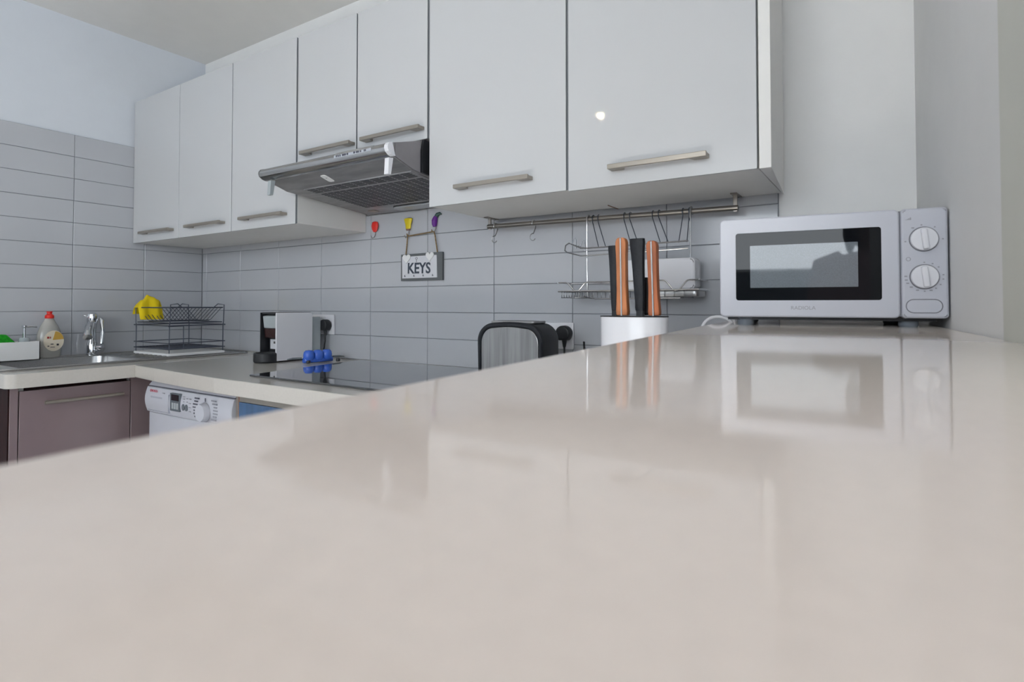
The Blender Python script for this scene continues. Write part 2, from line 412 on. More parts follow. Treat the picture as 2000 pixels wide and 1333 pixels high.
# filter panel and its slots under the body
fp = MB().prism([(-0.398, hz(-0.398)), (-0.398, hz(-0.398)-0.004), (-0.30, hz(-0.30)-0.004), (-0.105, hz(-0.105)-0.004), (-0.105, hz(-0.105))], 1.375, 1.885, axis='x').build('filter_panel', 'steel_dull', hood)
sl = MB()
for k in range(4):
    y = -0.394 + k*0.0115
    for i in range(11):
        x = 1.39 + i*0.0445; sl.box(x, x+0.036, y, y+0.0062, hz(y)-0.0052, hz(y)-0.003)
for k in range(16):
    y = -0.335 + k*0.0135
    for i in range(15):
        x = 1.392 + i*0.0325; sl.box(x, x+0.025, y, y+0.0075, hz(y)-0.0054, hz(y)-0.003)
so = sl.build('vent_slots', 'black_plastic', fp, smooth=False); so['kind'] = 'stuff'
lp = MB().prism(rrect(1.50, 1.80, -0.098, -0.035, 0.02), hz(-0.07)-0.010, hz(-0.07), bev=0.002).build('lamp_cover', 'steel', hood)
MB().prism(rrect(1.345, 1.385, -0.075, -0.045, 0.004), hz(-0.06)-0.003, hz(-0.06)+0.002).build('lamp_clip', 'champagne', hood)
MB().prism([(-0.476, 1.558), (-0.494, 1.556), (-0.497, 1.508), (-0.485, 1.508)], 1.871, 1.888, axis='x', bev=0.001).build('side_tab', 'white_plastic', hood)
MB().prism([(-0.476, 1.558), (-0.494, 1.556), (-0.497, 1.506), (-0.485, 1.506)], 1.312, 1.329, axis='x', bev=0.001).build('side_tab', 'tank_plastic', hood)
st = MB().prism(rrect(1.535, 1.563, -0.457, -0.415, 0.008), 0, 0.0012)
st.bm.verts.ensure_lookup_table()
for v in st.bm.verts: v.co.z += hz(v.co.y) - 0.0022
stick = st.build('sticker', 'white_matte', hood)
MB().lathe([(0.0028, -0.0004), (0.0028, 0.0)], (1.549, -0.440, hz(-0.440)-0.0024), 10).build('sticker_mark', 'print_grey', stick)
# control strip with its small marks on the visor nose
cp = MB().prism([(-0.4955, 1.6000), (-0.5025, 1.5965), (-0.5088, 1.5885), (-0.5090, 1.5800), (-0.500, 1.5815), (-0.490, 1.596)], 1.668, 1.830, axis='x').build('control_strip', 'chrome', hood)
for i, (x, w) in enumerate([(1.678, .004), (1.686, .004), (1.694, .004), (1.706, .016), (1.726, .006), (1.756, .006), (1.767, .012), (1.784, .004), (1.800, .008)]):
    MB().box(x, x+w, -0.5098, -0.5080, 1.5825, 1.5880).build('button', 'print_dark', cp)

# ------------------------------------------------------------------ rail, hooks, hanging shelf
def raily(x): return 1.4015 + (x-1.937)/(2.747-1.937)*(1.3915-1.4015)
RY = -0.062
rail = thing('utensil_rail', 'brushed steel utensil rail fixed under the right wall cabinets', 'rail', (2.34, RY, 1.39))
MB().cyl((1.930, RY, raily(1.930)), (2.752, RY, raily(2.752)), 0.0078, 16).build('bar', 'rail_steel', rail)
for x in (1.937, 2.745):
    b = MB(); zt = ZB - (0.003 if x > 2.4 else 0)
    b.box(x-0.009, x+0.009, -0.085, -0.018, zt-0.003, zt-0.0003, bev=0.0008, seg=1)
    b.box(x-0.0055, x+0.0055, RY-0.003, RY+0.003, raily(x)-0.010, zt-0.002, bev=0.001)
    b.build('bracket', 'rail_steel', rail)
    MB().lathe([(0.0025, -0.0042), (0.0035, -0.003)], (x, -0.028, zt), 8).build('screw', 'black_plastic', rail)
def shook(x, label):
    z = raily(x); pts = []
    for a in range(200, -31, -15): pts.append((x, RY + 0.0125*math.cos(R(a)), z + 0.0125*math.sin(R(a)) - 0.002))
    pts2 = [(x, RY+0.010, z-0.014), (x, RY+0.002, z-0.026), (x+0.001, RY-0.006, z-0.035)]
    pts3 = [(x + 0.0115 - 0.0115*math.cos(R(a)) - 0.0115, RY-0.006 + 0.011*0, z-0.044 - 0.0*a) for a in ()]
    low = [(x - 0.0105*math.sin(R(a)), RY-0.008, z - 0.046 + 0.0115*math.cos(R(a))) for a in range(0, 241, 20)]
    MB().tube(pts + pts2 + low, 0.0018, 8).solo('s_hook', 'wire_chrome', label, 'hook', 'S hooks on the rail')
shook(1.9625, 'steel S hook at the left end of the utensil rail by the bracket')
shook(2.115, 'steel S hook on the rail midway between left bracket and wire shelf')

sh = thing('hanging_wire_shelf', 'two-tier chrome wire shelf hanging from the utensil rail behind the knives', 'wire shelf', (2.44, -0.1, 1.15))
WR = 0.0022
for x, nm in ((2.312, 'side_wire'), (2.628, 'side_wire')):
    z = raily(x); pts = [(x, RY+0.0115*math.cos(R(a)), z + 0.0115*math.sin(R(a))) for a in range(-40, 181, 20)]
    pts += [(x, RY-0.012, z-0.02), (x, RY-0.012, 1.24), (x, RY-0.010, 1.163), (x+0.006, RY-0.014, 1.153)]
    MB().tube(pts, WR*1.25, 8).build(nm, 'wire_chrome', sh)
yf = -0.105
MB().tube([(2.243, yf+0.045, 1.326), (2.236, yf+0.035, 1.318), (2.236, yf+0.03, 1.302), (2.243, yf+0.03, 1.296), (2.305, yf, 1.280), (2.33, yf, 1.2795), (2.48, yf, 1.282), (2.631, yf, 1.286)], WR, 8).build('upper_wire', 'wire_chrome', sh)
MB().tube([(2.243, yf+0.045, 1.326), (2.305, yf, 1.3035), (2.33, yf, 1.302), (2.48, yf, 1.304), (2.631, yf, 1.306)], WR, 8).build('upper_wire', 'wire_chrome', sh)
# twin hanger wires between rail and upper tier
for x0, x1 in ((2.329, 2.364), (2.431, 2.466), (2.518, 2.553), (2.605, 2.604)):
    for d in (0.0, 0.018):
        z = raily(x0)
        top = [(x0+d, RY+0.0105*math.cos(R(a)), z+0.0105*math.sin(R(a))) for a in range(-30, 211, 24)]
        MB().tube(top + [(x0+d+0.002, RY-0.011, z-0.013), (x1+d*1.25, yf+0.002, 1.3035)], 0.0013, 6).build('hanger_wire', 'wire_dark', sh)
# lower basket
b0, b1 = 2.234, 2.662
def wav(x0, x1, c0, zt, dip, y):
    pts = [(x0, y, zt)]
    n = 16
    for i in range(n+1):
        u = i/n; x = c0 - 0.036 + 0.072*u
        pts.append((x, y, zt - dip*0.5*(1-math.cos(2*math.pi*u))))
    pts.append((x1, y, zt)); return pts
yb = -0.025; yfr = -0.115
MB().tube(wav(b0, 2.455, 2.296, 1.1990, 0.027, yfr), WR, 8).build('front_wire', 'wire_chrome', sh)
MB().tube(wav(2.455, b1, 2.600, 1.1995, 0.030, yfr), WR, 8).build('front_wire', 'wire_chrome', sh)
MB().tube([(b0, yfr, 1.199), (b0-0.004, yfr+0.02, 1.199), (b0-0.004, yb, 1.199), (b0+0.02, yb, 1.199), (b1, yb, 1.199), (b1+0.004, yfr+0.02, 1.199), (b1, yfr, 1.1995)], WR, 8).build('rim_wire', 'wire_chrome', sh)
MB().tube([(b0, yfr, 1.1725), (b1, yfr, 1.1725), (b1, yb, 1.1725), (b0, yb, 1.1725)], WR*1.3, 8, closed=True).build('rim_wire', 'wire_chrome', sh)
MB().tube([(2.312, yfr+0.02, 1.1565), (2.335, yfr+0.01, 1.152), (2.36, yfr, 1.1495), (b1-0.05, yfr, 1.1495)], WR, 8).build('base_wire', 'wire_chrome', sh)
for i in range(8):
    x = b0 + 0.012 + i*0.0085
    MB().tube([(x, yfr, 1.1725), (x, yfr, 1.1535), (x, yb, 1.1515), (x, yb, 1.1725)], 0.0011, 6).build('basket_wire', 'wire_chrome', sh)
for i in range(12):
    x = b0 + 0.09 + i*0.027
    MB().tube([(x, yfr, 1.1725), (x, yfr, 1.152), (x, yb, 1.1515), (x, yb, 1.1725)], 0.0011, 6).build('basket_wire', 'wire_chrome', sh)
MB().tube([(b0+0.01, yfr, 1.1525), (b0+0.085, yfr, 1.1525)], 0.0010, 6).build('base_wire', 'wire_chrome', sh)
tr = MB().prism(rrect(2.505, b1-0.004, yfr+0.004, yb-0.004, 0.012), 1.1535, 1.1715, bev=0.003).solo('steel_tray', 'steel', 'shallow steel tray in the right half of the hanging wire shelf', 'tray')
MB().prism(rrect(2.44, 2.647, 1.172, 1.262, 0.014), -0.098, -0.040, axis='y', bev=0.006).solo('storage_box', 'white_plastic', 'white plastic box with rounded corners standing in the hanging wire shelf', 'box')
def mini_hook(x, z, label):
    b = MB(); y = -0.070
    b.tube([(x-0.010, y, z-0.006), (x-0.008, y, z-0.010), (x-0.002, y, z-0.009), (x, y, z), (x+0.002, y, z+0.008), (x+0.007, y, z+0.010), (x+0.0105, y, z+0.005), (x+0.011, y, z-0.024)], 0.0013, 6)
    b.solo('wire_hook', 'chrome', label, 'hook', 'thin wire hooks')
mini_hook(2.262, 1.330, 'thin curled wire hook at the left tip of the hanging shelf, leftmost')
mini_hook(2.291, 1.321, 'second thin curled wire hook on the hanging shelf, nearest its side wire')

# ------------------------------------------------------------------ vegetable hooks and KEYS sign
def veg_base(name, label, x, z): return thing(name, label, 'wall hook', (x, -0.0095, z))
def hookwire(t, x, z, m='wire_chrome'):
    MB().tube([(x, -0.013, z+0.012), (x, -0.014, z), (x-0.002, -0.018, z-0.010), (x-0.008, -0.022, z-0.014), (x-0.014, -0.022, z-0.008), (x-0.0145, -0.022, z-0.003)], 0.0017, 8).build('hook', m, t)
t = veg_base('pepper_hook', 'red pepper-shaped hook on the tiles left of the KEYS sign', 1.326, 1.40)
MB().lathe([(0, -0.024), (0.010, -0.021), (0.0165, -0.006), (0.0185, 0.008), (0.015, 0.018), (0.006, 0.021), (0, 0.019)], (1.327, -0.0165, 1.452), 16, 1, 0.38).build('pepper', 'red_plastic', t)
MB().lathe([(0, -0.018), (0.008, -0.012), (0.012, 0.004), (0.008, 0.013), (0, 0.015)], (1.317, -0.0155, 1.452), 12, 1, 0.36).build('pepper_lobe', 'red_plastic', t)
hookwire(t, 1.327, 1.418)
t = veg_base('corn_hook', 'yellow flared hook holding the left cord of the KEYS sign', 1.514, 1.40)
MB().lathe([(0.011, -0.022), (0.0135, -0.016), (0.0145, -0.004), (0.022, 0.018), (0.017, 0.021), (0.0, 0.019)], (1.512, -0.0165, 1.450), 14, 1, 0.33).build('husk', 'yellow_paint', t)
MB().lathe([(0.010, -0.027), (0.0125, -0.021)], (1.512, -0.0165, 1.450), 12, 1, 0.36).build('stem_band', 'seam_brown', t)
hookwire(t, 1.512, 1.408, 'champagne')
t = veg_base('aubergine_hook', 'purple aubergine-shaped hook holding the right cord of the KEYS sign', 1.655, 1.40)
MB().tube([(1.649, -0.016, 1.428), (1.6475, -0.017, 1.438), (1.648, -0.017, 1.450), (1.652, -0.016, 1.462), (1.657, -0.015, 1.470)], [0.0075, 0.0105, 0.0115, 0.009, 0.0055], 14).build('fruit', 'purple_paint', t)
MB().tube([(1.655, -0.015, 1.467), (1.661, -0.015, 1.474), (1.671, -0.014, 1.4765), (1.679, -0.013, 1.473)], [0.0075, 0.0075, 0.0055, 0.0015], 10).build('stalk', 'green_paint', t)
hookwire(t, 1.652, 1.421, 'champagne')

SGX, SGZ, SGT = 1.583, 1.2765, R(0.0)
sign = thing('keys_sign', 'small grey-framed KEYS sign hanging by brown cord from two hooks', 'sign', (SGX, -0.0095, 1.22))
mS = Matrix.Translation((SGX, 0, SGZ))
MB().prism([(-0.1065, -0.0515), (0.1065, -0.0525), (0.1065, 0.054), (-0.1065, 0.0525)], -0.0195, -0.0098, axis='y', mtx=mS, bev=0.001).build('frame', 'sign_grey', sign)
MB().prism([(-0.097, -0.042), (0.082, -0.042), (0.079, 0.0435), (-0.099, 0.043)], -0.0212, -0.0193, axis='y', mtx=mS).build('panel', 'sign_white', sign)
text(sign, 'lettering', 'KEYS', 0.0575, Matrix.Translation((SGX-0.010, -0.0215, SGZ-0.006)) @ Matrix.Rotation(R(1.0), 4, 'Y') @ FRONT, 'sign_text', 0.94, bold=0.0014)
def heart(cx, cz, s):
    pts = []
    for i in range(28):
        a = 2*math.pi*i/28
        pts.append((cx + s*16*math.sin(a)**3/16, cz + s*(13*math.cos(a)-5*math.cos(2*a)-2*math.cos(3*a)-math.cos(4*a))/16))
    return pts
for hx, hz_ in ((-0.073, 0.036), (0.047, 0.040)):
    MB().prism(heart(SGX+hx, SGZ+hz_, 0.0205), -0.0245, -0.0205, axis='y', bev=0.0007, seg=1).build('heart', 'white_matte', sign)
kk = MB(); kk.ring2((SGX-0.022, -0.0222, SGZ+0.034), 0.005, 0.004, 0.0012, 14); kk.box(SGX-0.0232, SGX-0.0208, -0.0228, -0.0216, SGZ+0.019, SGZ+0.030)
kk.build('key_emblem', 'print_grey', sign)
for i in range(4):
    x = SGX - 0.078 + i*0.0475
    MB().tube([(x-0.005, -0.0215, SGZ-0.029), (x-0.004, -0.024, SGZ-0.034), (x, -0.028, SGZ-0.036), (x+0.005, -0.029, SGZ-0.0345)], 0.0011, 6).build('key_peg', 'print_dark', sign)
yc = -0.0165
MB().tube([(SGX-0.082, yc, SGZ+0.052), (SGX-0.079, yc, SGZ+0.075), (SGX-0.069, -0.021, 1.4045), (SGX-0.067, -0.022, 1.400), (SGX-0.03, -0.021, 1.4025), (SGX+0.02, -0.021, 1.4055), (SGX+0.060, -0.022, 1.4085), (SGX+0.067, -0.022, 1.408), (SGX+0.071, -0.021, 1.395), (SGX+0.078, yc, SGZ+0.06), (SGX+0.079, yc, SGZ+0.053)], 0.0023, 8).build('cord', 'rope', sign)
MB().tube([(SGX-0.070, -0.021, 1.400), (SGX-0.073, -0.022, 1.410)], 0.0022, 6).build('knot', 'rope', sign)
MB().tube([(SGX+0.058, -0.022, 1.408), (SGX+0.055, -0.022, 1.416)], 0.0022, 6).build('knot', 'rope', sign)

# ------------------------------------------------------------------ microwave
mwL, mwR = Vector((2.7997, -0.4737, 0)), Vector((3.1729, -0.4247, 0))
ang = math.atan2(mwR.y-mwL.y, mwR.x-mwL.x); MWW = (mwR-mwL).length
mw = thing('microwave', 'white microwave oven with two dial knobs standing on the bar', 'microwave', (mwL.x, mwL.y, BZ), ang)
def zz(z): return z - BZ
zb_, zt_ = zz(1.1075), zz(1.3034)
DEP = 0.285
MB().prism(rrect(0.004, MWW-0.004, zb_+0.002, zt_-0.003, 0.006), 0.030, DEP, axis='y', bev=0.002).build('casing', 'appliance_white', mw, world=False)
# door slab with a hole for the window
def frame_y(x0, x1, z0, z1, wx0, wx1, wz0, wz1, ya, yb_, ro, ri, n=8):
    out = rrect(x0, x1, z0, z1, ro, n); inn = rrect(wx0, wx1, wz0, wz1, ri, n)
    b = bmesh.new(); k = len(out)
    V = [[b.verts.new((p[0], y, p[1])) for p in L] for L, y in ((out, ya), (inn, ya), (out, yb_), (inn, yb_))]
    for i in range(k):
        j = (i+1) % k
        b.faces.new((V[0][i], V[0][j], V[1][j], V[1][i])); b.faces.new((V[2][j], V[2][i], V[3][i], V[3][j]))
        b.faces.new((V[0][j], V[0][i], V[2][i], V[2][j])).smooth = True; b.faces.new((V[1][i], V[1][j], V[3][j], V[3][i])).smooth = True
    bmesh.ops.recalc_face_normals(b, faces=b.faces[:])
    es = [e for e in b.edges if all(v in set(V[0]) for v in e.verts)]
    bevel(b, es, 0.003, 3)
    m = MB(); m._merge(b); return m
WX0, WX1, WZ0, WZ1 = 0.0302, 0.2774, zz(1.1402), zz(1.2738)
dr = frame_y(0.0, 0.3052, zb_, zt_, WX0, WX1, WZ0, WZ1, 0.0, 0.030, 0.009, 0.005).build('door', 'appliance_white', mw, world=False)
MB().prism(rrect(WX0-0.001, WX1+0.001, WZ0-0.001, WZ1+0.001, 0.005), 0.0015, 0.012, axis='y').build('window_glass', 'black_glass', dr, world=False)
MB().prism(rrect(0.0567, 0.2407, zz(1.165), zz(1.2482), 0.001), 0.0008, 0.0014, axis='y').build('window_mesh', 'mesh_metal', dr, world=False)
text(dr, 'lettering', 'RADIOLA', 0.0098, Matrix.Translation((0.1495, -0.0002, zz(1.1254))) @ FRONT, 'print_grey', 1.02, world=False, depth=0.0002)
pn = MB().prism(rrect(0.3072, MWW, zb_, zt_, 0.007), 0.0, 0.030, axis='y', bev=0.004, seg=3).build('control_panel', 'appliance_white', mw, world=False)
MB().box(0.304, 0.309, 0.006, 0.026, zb_+0.003, zt_-0.003).build('door_gap', 'line_grey', mw, world=False)
for kz in (1.2478, 1.1811):
    kx = 0.3411; z = zz(kz)
    kb = MB().lathe([(0.0205, 0.0), (0.0205, 0.005), (0.0195, 0.0065), (0.0, 0.0068)], (0, 0, 0), 36, mtx=Matrix.Translation((kx, 0.0, z)) @ Matrix.Rotation(R(90), 4, 'X')).build('knob', 'white_plastic', pn, world=False)
    MB().box(-0.0048, 0.0048, -0.015, -0.006, -0.0185, 0.0185, bev=0.003, mtx=Matrix.Translation((kx, 0, z)) @ Matrix.Rotation(R(-6), 4, 'Y')).build('grip', 'white_plastic', kb, world=False)
    MB().ring2((kx, -0.0003, z), 0.0215, 0.0215, 0.0008, 40).build('dial_ring', 'line_grey', kb, world=False)
    if kz > 1.2: ticks = [(-0.62, 1), (-0.12, 0), (0.62, 0), (1.6, 0), (-1.7, 0)]
    else: ticks = [(0.0, 0), (0.45, 0), (0.85, 0), (1.45, 0), (1.75, 0), (2.15, 0), (2.5, 0), (2.8, 1), (3.14, 0), (-2.75, 1), (-2.35, 1), (-2.02, 1), (-1.78, 1), (-1.52, 1)]
    for a, k in ticks:
        x = kx + 0.0275*math.sin(a); zt2 = z + 0.0255*math.cos(a); w = 0.0022 if k else 0.0013
        MB().box(x-w, x+w, -0.0004, 0.001, zt2-0.001, zt2+0.001).build('dial_mark', 'print_grey', pn, world=False)
MB().tube([(x, -0.0002, z) for x, z in rrect(0.3135, 0.3668, zz(1.1172), zz(1.1412), 0.0118, 8)], 0.0006, 6, closed=True).build('button_outline', 'line_grey', pn, world=False)
MB().prism(rrect(0.3143, 0.3660, zz(1.1180), zz(1.1404), 0.0110, 8), -0.0008, 0.003, axis='y', bev=0.0006).build('open_button', 'appliance_white', pn, world=False)
for i in range(4): MB().box(0.3145+i*0.0022, 0.316+i*0.0022, -0.0004, 0.001, zz(1.283), zz(1.2838)+i*0.0012).build('power_icon', 'print_grey', pn, world=False)
MB().ring2((0.3178, -0.0002, zz(1.213)), 0.0032, 0.0032, 0.0004, 18).build('clock_icon', 'print_grey', pn, world=False)
for fx, fy in ((0.045, 0.045), (0.325, 0.055), (0.045, DEP-0.04), (0.325, DEP-0.04)):
    MB().lathe([(0.014, 0.0), (0.016, 0.004), (0.016, 0.012), (0.021, 0.0185), (0.0, 0.0188)], (fx, fy, 0.0001), 20).build('foot', 'foot_grey', mw, world=False)
MB().box(0.012, MWW-0.012, 0.032, DEP-0.004, zb_-0.006, zb_+0.004).build('base_shade_plate', 'black_plastic', mw, world=False)  # black plate set low to deepen the shade under the microwave
pts = []
for i in range(15):
    a = R(188 - i*13)
    pts.append((2.735 + 0.033*math.cos(a)+0.006*i/14, -0.245 + 0.02*i/14, 1.072 + 0.031*math.sin(a)))
pts = [(2.69, -0.27, 0.92), (2.698, -0.26, 0.99)] + pts + [(2.772, -0.205, BZ+0.0042), (2.80, -0.165, BZ+0.0042)]
MB().tube(pts, 0.0038, 8).solo('power_cord', 'white_plastic', 'white power cord looping over the bar edge beside the microwave', 'cord')

# ------------------------------------------------------------------ knife block and knives
KY = -0.40
kb = thing('knife_block', 'white oval knife block with black top standing beside the bar edge', 'knife block', (2.588, KY, 0.9))
MB().lathe([(0.078, 0.0005), (0.080, 0.004), (0.080, 0.2015), (0.079, 0.2035), (0.0, 0.2035)], (2.588, KY, 0.9), 48, 1.0, 0.62).build('body', 'white_plastic', kb)
MB().lathe([(0.0815, 0.2036), (0.0815, 0.2056), (0.0, 0.2060)], (2.588, KY, 0.9), 48, 1.0, 0.62).build('top_cap', 'black_plastic', kb)
TZ = 1.106
def black_knife(x0, x1, w0, w1, ztop, y, label):
    t = thing('knife', label, 'knife', (x0, y, TZ), 0, 'knives in the block')
    n = 7; b = MB(); z0 = TZ+0.012
    b2 = []
    prof = [(0, 0.80), (0.12, 0.92), (0.35, 0.98), (0.6, 1.0), (0.8, 1.06), (0.95, 1.16), (1.0, 1.10)]
    pts = [(x0 + (x1-x0)*u, y, z0 + (ztop-z0)*u) for u, _ in prof]
    bm = MB()
    rings = []
    for (u, k), p in zip(prof, pts):
        w = (w0 + (w1-w0)*u)*0.5*k
        rings.append([bm.bm.verts.new((p[0] + w*max(-1, min(1, 1.25*math.cos(2*math.pi*j/16))), p[1] + 0.010*math.sin(2*math.pi*j/16), p[2])) for j in range(16)])
    for a, c in zip(rings, rings[1:]):
        for j in range(16): bm.bm.faces.new((a[j], a[(j+1) % 16], c[(j+1) % 16], c[j])).smooth = True
    bm.bm.faces.new(rings[0][::-1]); bm.bm.faces.new(rings[-1])
    bm.build('handle', 'black_soft', t)
    MB().box(x0-w0*0.36, x0+w0*0.36, y-0.007, y+0.007, TZ-0.03, z0+0.002, bev=0.001).build('bolster', 'black_plastic', t)
    return t
def wood_knife(x0, x1, w, ztop, y, m, label):
    t = thing('knife', label, 'knife', (x0, y, TZ), 0, 'knives in the block')
    H = ztop - TZ - 0.001
    left, right = [], []
    prof = [(0, 0.96), (0.05, 1.04), (0.12, 0.98), (0.3, 0.86), (0.55, 0.84), (0.75, 0.86), (0.86, 0.93), (0.94, 0.96), (0.985, 0.72), (1.0, 0.4)]
    for side, nm, mm, off in ((-1, 'handle_scale', m, 0), (1, 'handle_scale', m, 0)):
        poly = [(x0 + (x1-x0)*u + side*0.0012, TZ+0.001 + H*u) for u, k in prof] + [(x0 + (x1-x0)*u + side*w*0.5*k, TZ+0.001 + H*u) for u, k in reversed(prof)]
        MB().prism(poly, y-0.0095, y+0.0095, axis='y', bev=0.0022, seg=2).build(nm, mm, t)
    poly = [(x0 + (x1-x0)*u - 0.0016, TZ-0.03 + (H+0.029)*u) for u in (0, 1)] + [(x0 + (x1-x0)*u + 0.0016, TZ-0.03 + (H+0.029)*u) for u in (1, 0)]
    MB().prism(poly, y-0.0093, y+0.0093, axis='y').build('tang', 'chrome', t)
    for u in (0.2, 0.5, 0.8):
        pass
    return t
black_knife(2.5420, 2.5395, 0.017, 0.0235, 1.272, KY, 'black-handled knife at the left end of the block')
wood_knife(2.5665, 2.5640, 0.0275, 1.2885, KY-0.012, 'orange_wood', 'taller orange wooden-handled knife, second from left in the block')
black_knife(2.6065, 2.5995, 0.022, 0.031, 1.2845, KY-0.006, 'thick black-handled knife standing between the two wooden-handled knives')
wood_knife(2.6420, 2.6370, 0.0255, 1.277, KY-0.010, 'orange_wood_dark', 'darker orange wooden-handled knife at the right end of the block')
sc = thing('kitchen_scissors', 'broad black scissor handles behind the thick black knife in the block', 'scissors', (2.60, KY+0.022, TZ))
MB().prism(rrect(2.584, 2.630, TZ+0.001, TZ+0.090, 0.018), KY+0.014, KY+0.028, axis='y', bev=0.005).build('handles', 'black_plastic', sc)

# ------------------------------------------------------------------ toaster
to = thing('toaster', 'steel and black toaster with arched end panel on the back worktop', 'toaster', (2.174, -0.255, 0.9))
def arch(x0, x1, z0, z1, r, n=10, crown=0.004):
    top = []
    for i in range(n+1): a = R(90*i/n); top.append((x1 - r + r*math.cos(a), z1 - r + r*math.sin(a)))
    l = [(x0 + x1 - p[0], p[1]) for p in reversed(top)]
    m = [((x0+r) + (x1-x0-2*r)*(1-i/6), z1 + crown*math.sin(math.pi*i/6)) for i in range(1, 6)]
    return [(x0, z0), (x1, z0)] + top + m + l
TX0, TX1 = 2.066, 2.286
MB().prism(arch(TX0+0.001, TX1+0.001, 0.904, 1.078, 0.050), -0.300, -0.208, axis='y', bev=0.006, seg=3).build('shell', 'black_plastic', to)
MB().prism(arch(TX0+0.013, TX1-0.013, 0.915, 1.064, 0.043), -0.3045, -0.298, axis='y', bev=0.0015).build('end_panel', 'toaster_steel', to)
MB().tube([(x, -0.3005, z) for x, z in arch(TX0+0.006, TX1-0.006, 0.910, 1.071, 0.047)], 0.0075, 10, closed=True).build('rim', 'black_soft', to)
MB().prism(rrect(2.100, 2.252, -0.290, -0.218, 0.01), 1.078, 1.0845, bev=0.002).build('slot_plate', 'steel_dull', to)
MB().box(2.112, 2.240, -0.266, -0.242, 1.0843, 1.0850).build('slot', 'black_plastic', to)
for x in (2.09, 2.26):
    for y in (-0.285, -0.222): MB().lathe([(0.010, 0.0003), (0.010, 0.006)], (x, y, 0.9), 12).build('foot', 'black_plastic', to)

# ------------------------------------------------------------------ sockets, plugs
def socket(cx, cz, label):
    t = thing('double_socket', label, 'socket', (cx, -0.0095, cz-0.043))
    MB().box(cx-0.073, cx+0.073, -0.0195, -0.0098, cz-0.043, cz+0.043, bev=0.003).build('plate', 'white_plastic', t)
    for s in (-1, 1):
        MB().box(cx+s*0.014-0.006, cx+s*0.014+0.006, -0.0225, -0.019, cz+0.014, cz+0.032, bev=0.001).build('switch', 'white_plastic', t)
        x = cx + s*0.044
        for dx, dz, w, h in ((0, 0.012, .003, .005), (-0.010, -0.010, .004, .0025), (0.010, -0.010, .004, .0025)):
            MB().box(x+dx-w, x+dx+w, -0.0199, -0.019, cz+dz-h, cz+dz+h).build('pin_hole', 'print_dark', t)
    return t
socket(1.007, 1.045, 'white double wall socket behind the coffee machine')
socket(2.163, 1.030, 'white double wall socket between toaster and knife block')
def plug(cx, cz, pts, label):
    t = thing('plug', label, 'plug', (cx, -0.0205, cz-0.03))
    poly = [(cx-0.017, cz-0.023), (cx+0.017, cz-0.023)] + [(cx+0.0255*math.cos(R(a)), cz+0.0245*math.sin(R(a))) for a in range(-30, 211, 15)]
    MB().prism(poly, -0.053, -0.0205, axis='y', bev=0.006, seg=3).build('plug_body', 'black_plastic', t)
    MB().tube([(cx, -0.035, cz-0.018), (cx, -0.035, cz-0.045)], [0.009, 0.0048], 12).build('strain_relief', 'black_plastic', t)
    MB().tube(pts, 0.0034, 8).build('cord', 'black_plastic', t)
plug(1.046, 1.043, [(1.046, -0.035, 1.0), (1.046, -0.036, 0.975), (1.042, -0.038, 0.945), (1.032, -0.040, 0.918), (1.018, -0.042, 0.905), (0.99, -0.03, 0.9037)], 'black plug with hanging cord in the socket by the coffee machine')
plug(2.212, 1.040, [(2.212, -0.035, 0.997), (2.213, -0.036, 0.97), (2.218, -0.045, 0.925), (2.24, -0.06, 0.9045), (2.27, -0.075, 0.9037), (2.30, -0.08, 0.93), (2.305, -0.08, 0.99), (2.3035, -0.08, 1.018), (2.306, -0.082, 1.0), (2.315, -0.085, 0.93), (2.33, -0.09, 0.9037), (2.31, -0.13, 0.9037)], 'black plug and cord in the socket right of the toaster')

# ------------------------------------------------------------------ hob
hob = thing('induction_hob', 'black glass hob set flat in the back worktop', 'hob', (1.62, -0.31, 0.9))
MB().prism([(1.360, -0.585), (2.02, -0.585), (1.93, -0.040), (1.280, -0.055)], 0.9002, 0.9062, bev=0.0012, seg=2).build('glass', 'hob_glass', hob)

# ------------------------------------------------------------------ coffee machine
cf = thing('coffee_machine', 'white capsule coffee machine with black front on the back worktop', 'coffee machine', (0.99, -0.17, 0.9))
CX0, CX1 = 0.935, 1.045
MB().prism([(-0.272, 0.906), (-0.272, 1.099), (-0.105, 1.099), (-0.100, 1.09), (-0.100, 0.906)], CX1-0.008, CX1, axis='x', bev=0.002).build('side_panel', 'white_plastic', cf)
MB().prism([(-0.272, 0.906), (-0.272, 1.099), (-0.105, 1.099), (-0.100, 1.09), (-0.100, 0.906)], CX0, CX0+0.004, axis='x', bev=0.001).build('side_panel', 'black_plastic', cf)
MB().box(CX0+0.008, CX1-0.008, -0.235, -0.102, 0.903, 1.092).build('body', 'black_plastic', cf)
MB().box(CX0+0.006, CX1-0.006, -0.268, -0.104, 1.0925, 1.1005, bev=0.002).build('top_panel', 'black_plastic', cf)
MB().prism([(-0.262, 1.035), (-0.268, 1.085), (-0.235, 1.092), (-0.235, 1.035)], CX0+0.010, CX1-0.010, axis='x', bev=0.004).build('brew_head', 'tank_plastic', cf)
MB().prism([(-0.258, 0.996), (-0.262, 1.034), (-0.235, 1.034), (-0.235, 0.996)], CX0+0.012, CX1-0.010, axis='x', bev=0.002).build('spout', 'brown_black', cf)
cl = MB().box(CX0+0.022, CX1-0.009, -0.2395, -0.236, 0.950, 0.990, bev=0.001).build('label_plate', 'white_plastic', cf)
MB().box(CX0+0.045, CX1-0.014, -0.2400, -0.2394, 0.972, 0.981).build('label_print', 'label_dark', cl)
MB().lathe([(0.044, 0.0004), (0.048, 0.006), (0.048, 0.036), (0.045, 0.040), (0.039, 0.040), (0.037, 0.036), (0.0, 0.036)], (1.000, -0.286, 0.9), 40).build('drip_tray', 'black_plastic', cf)
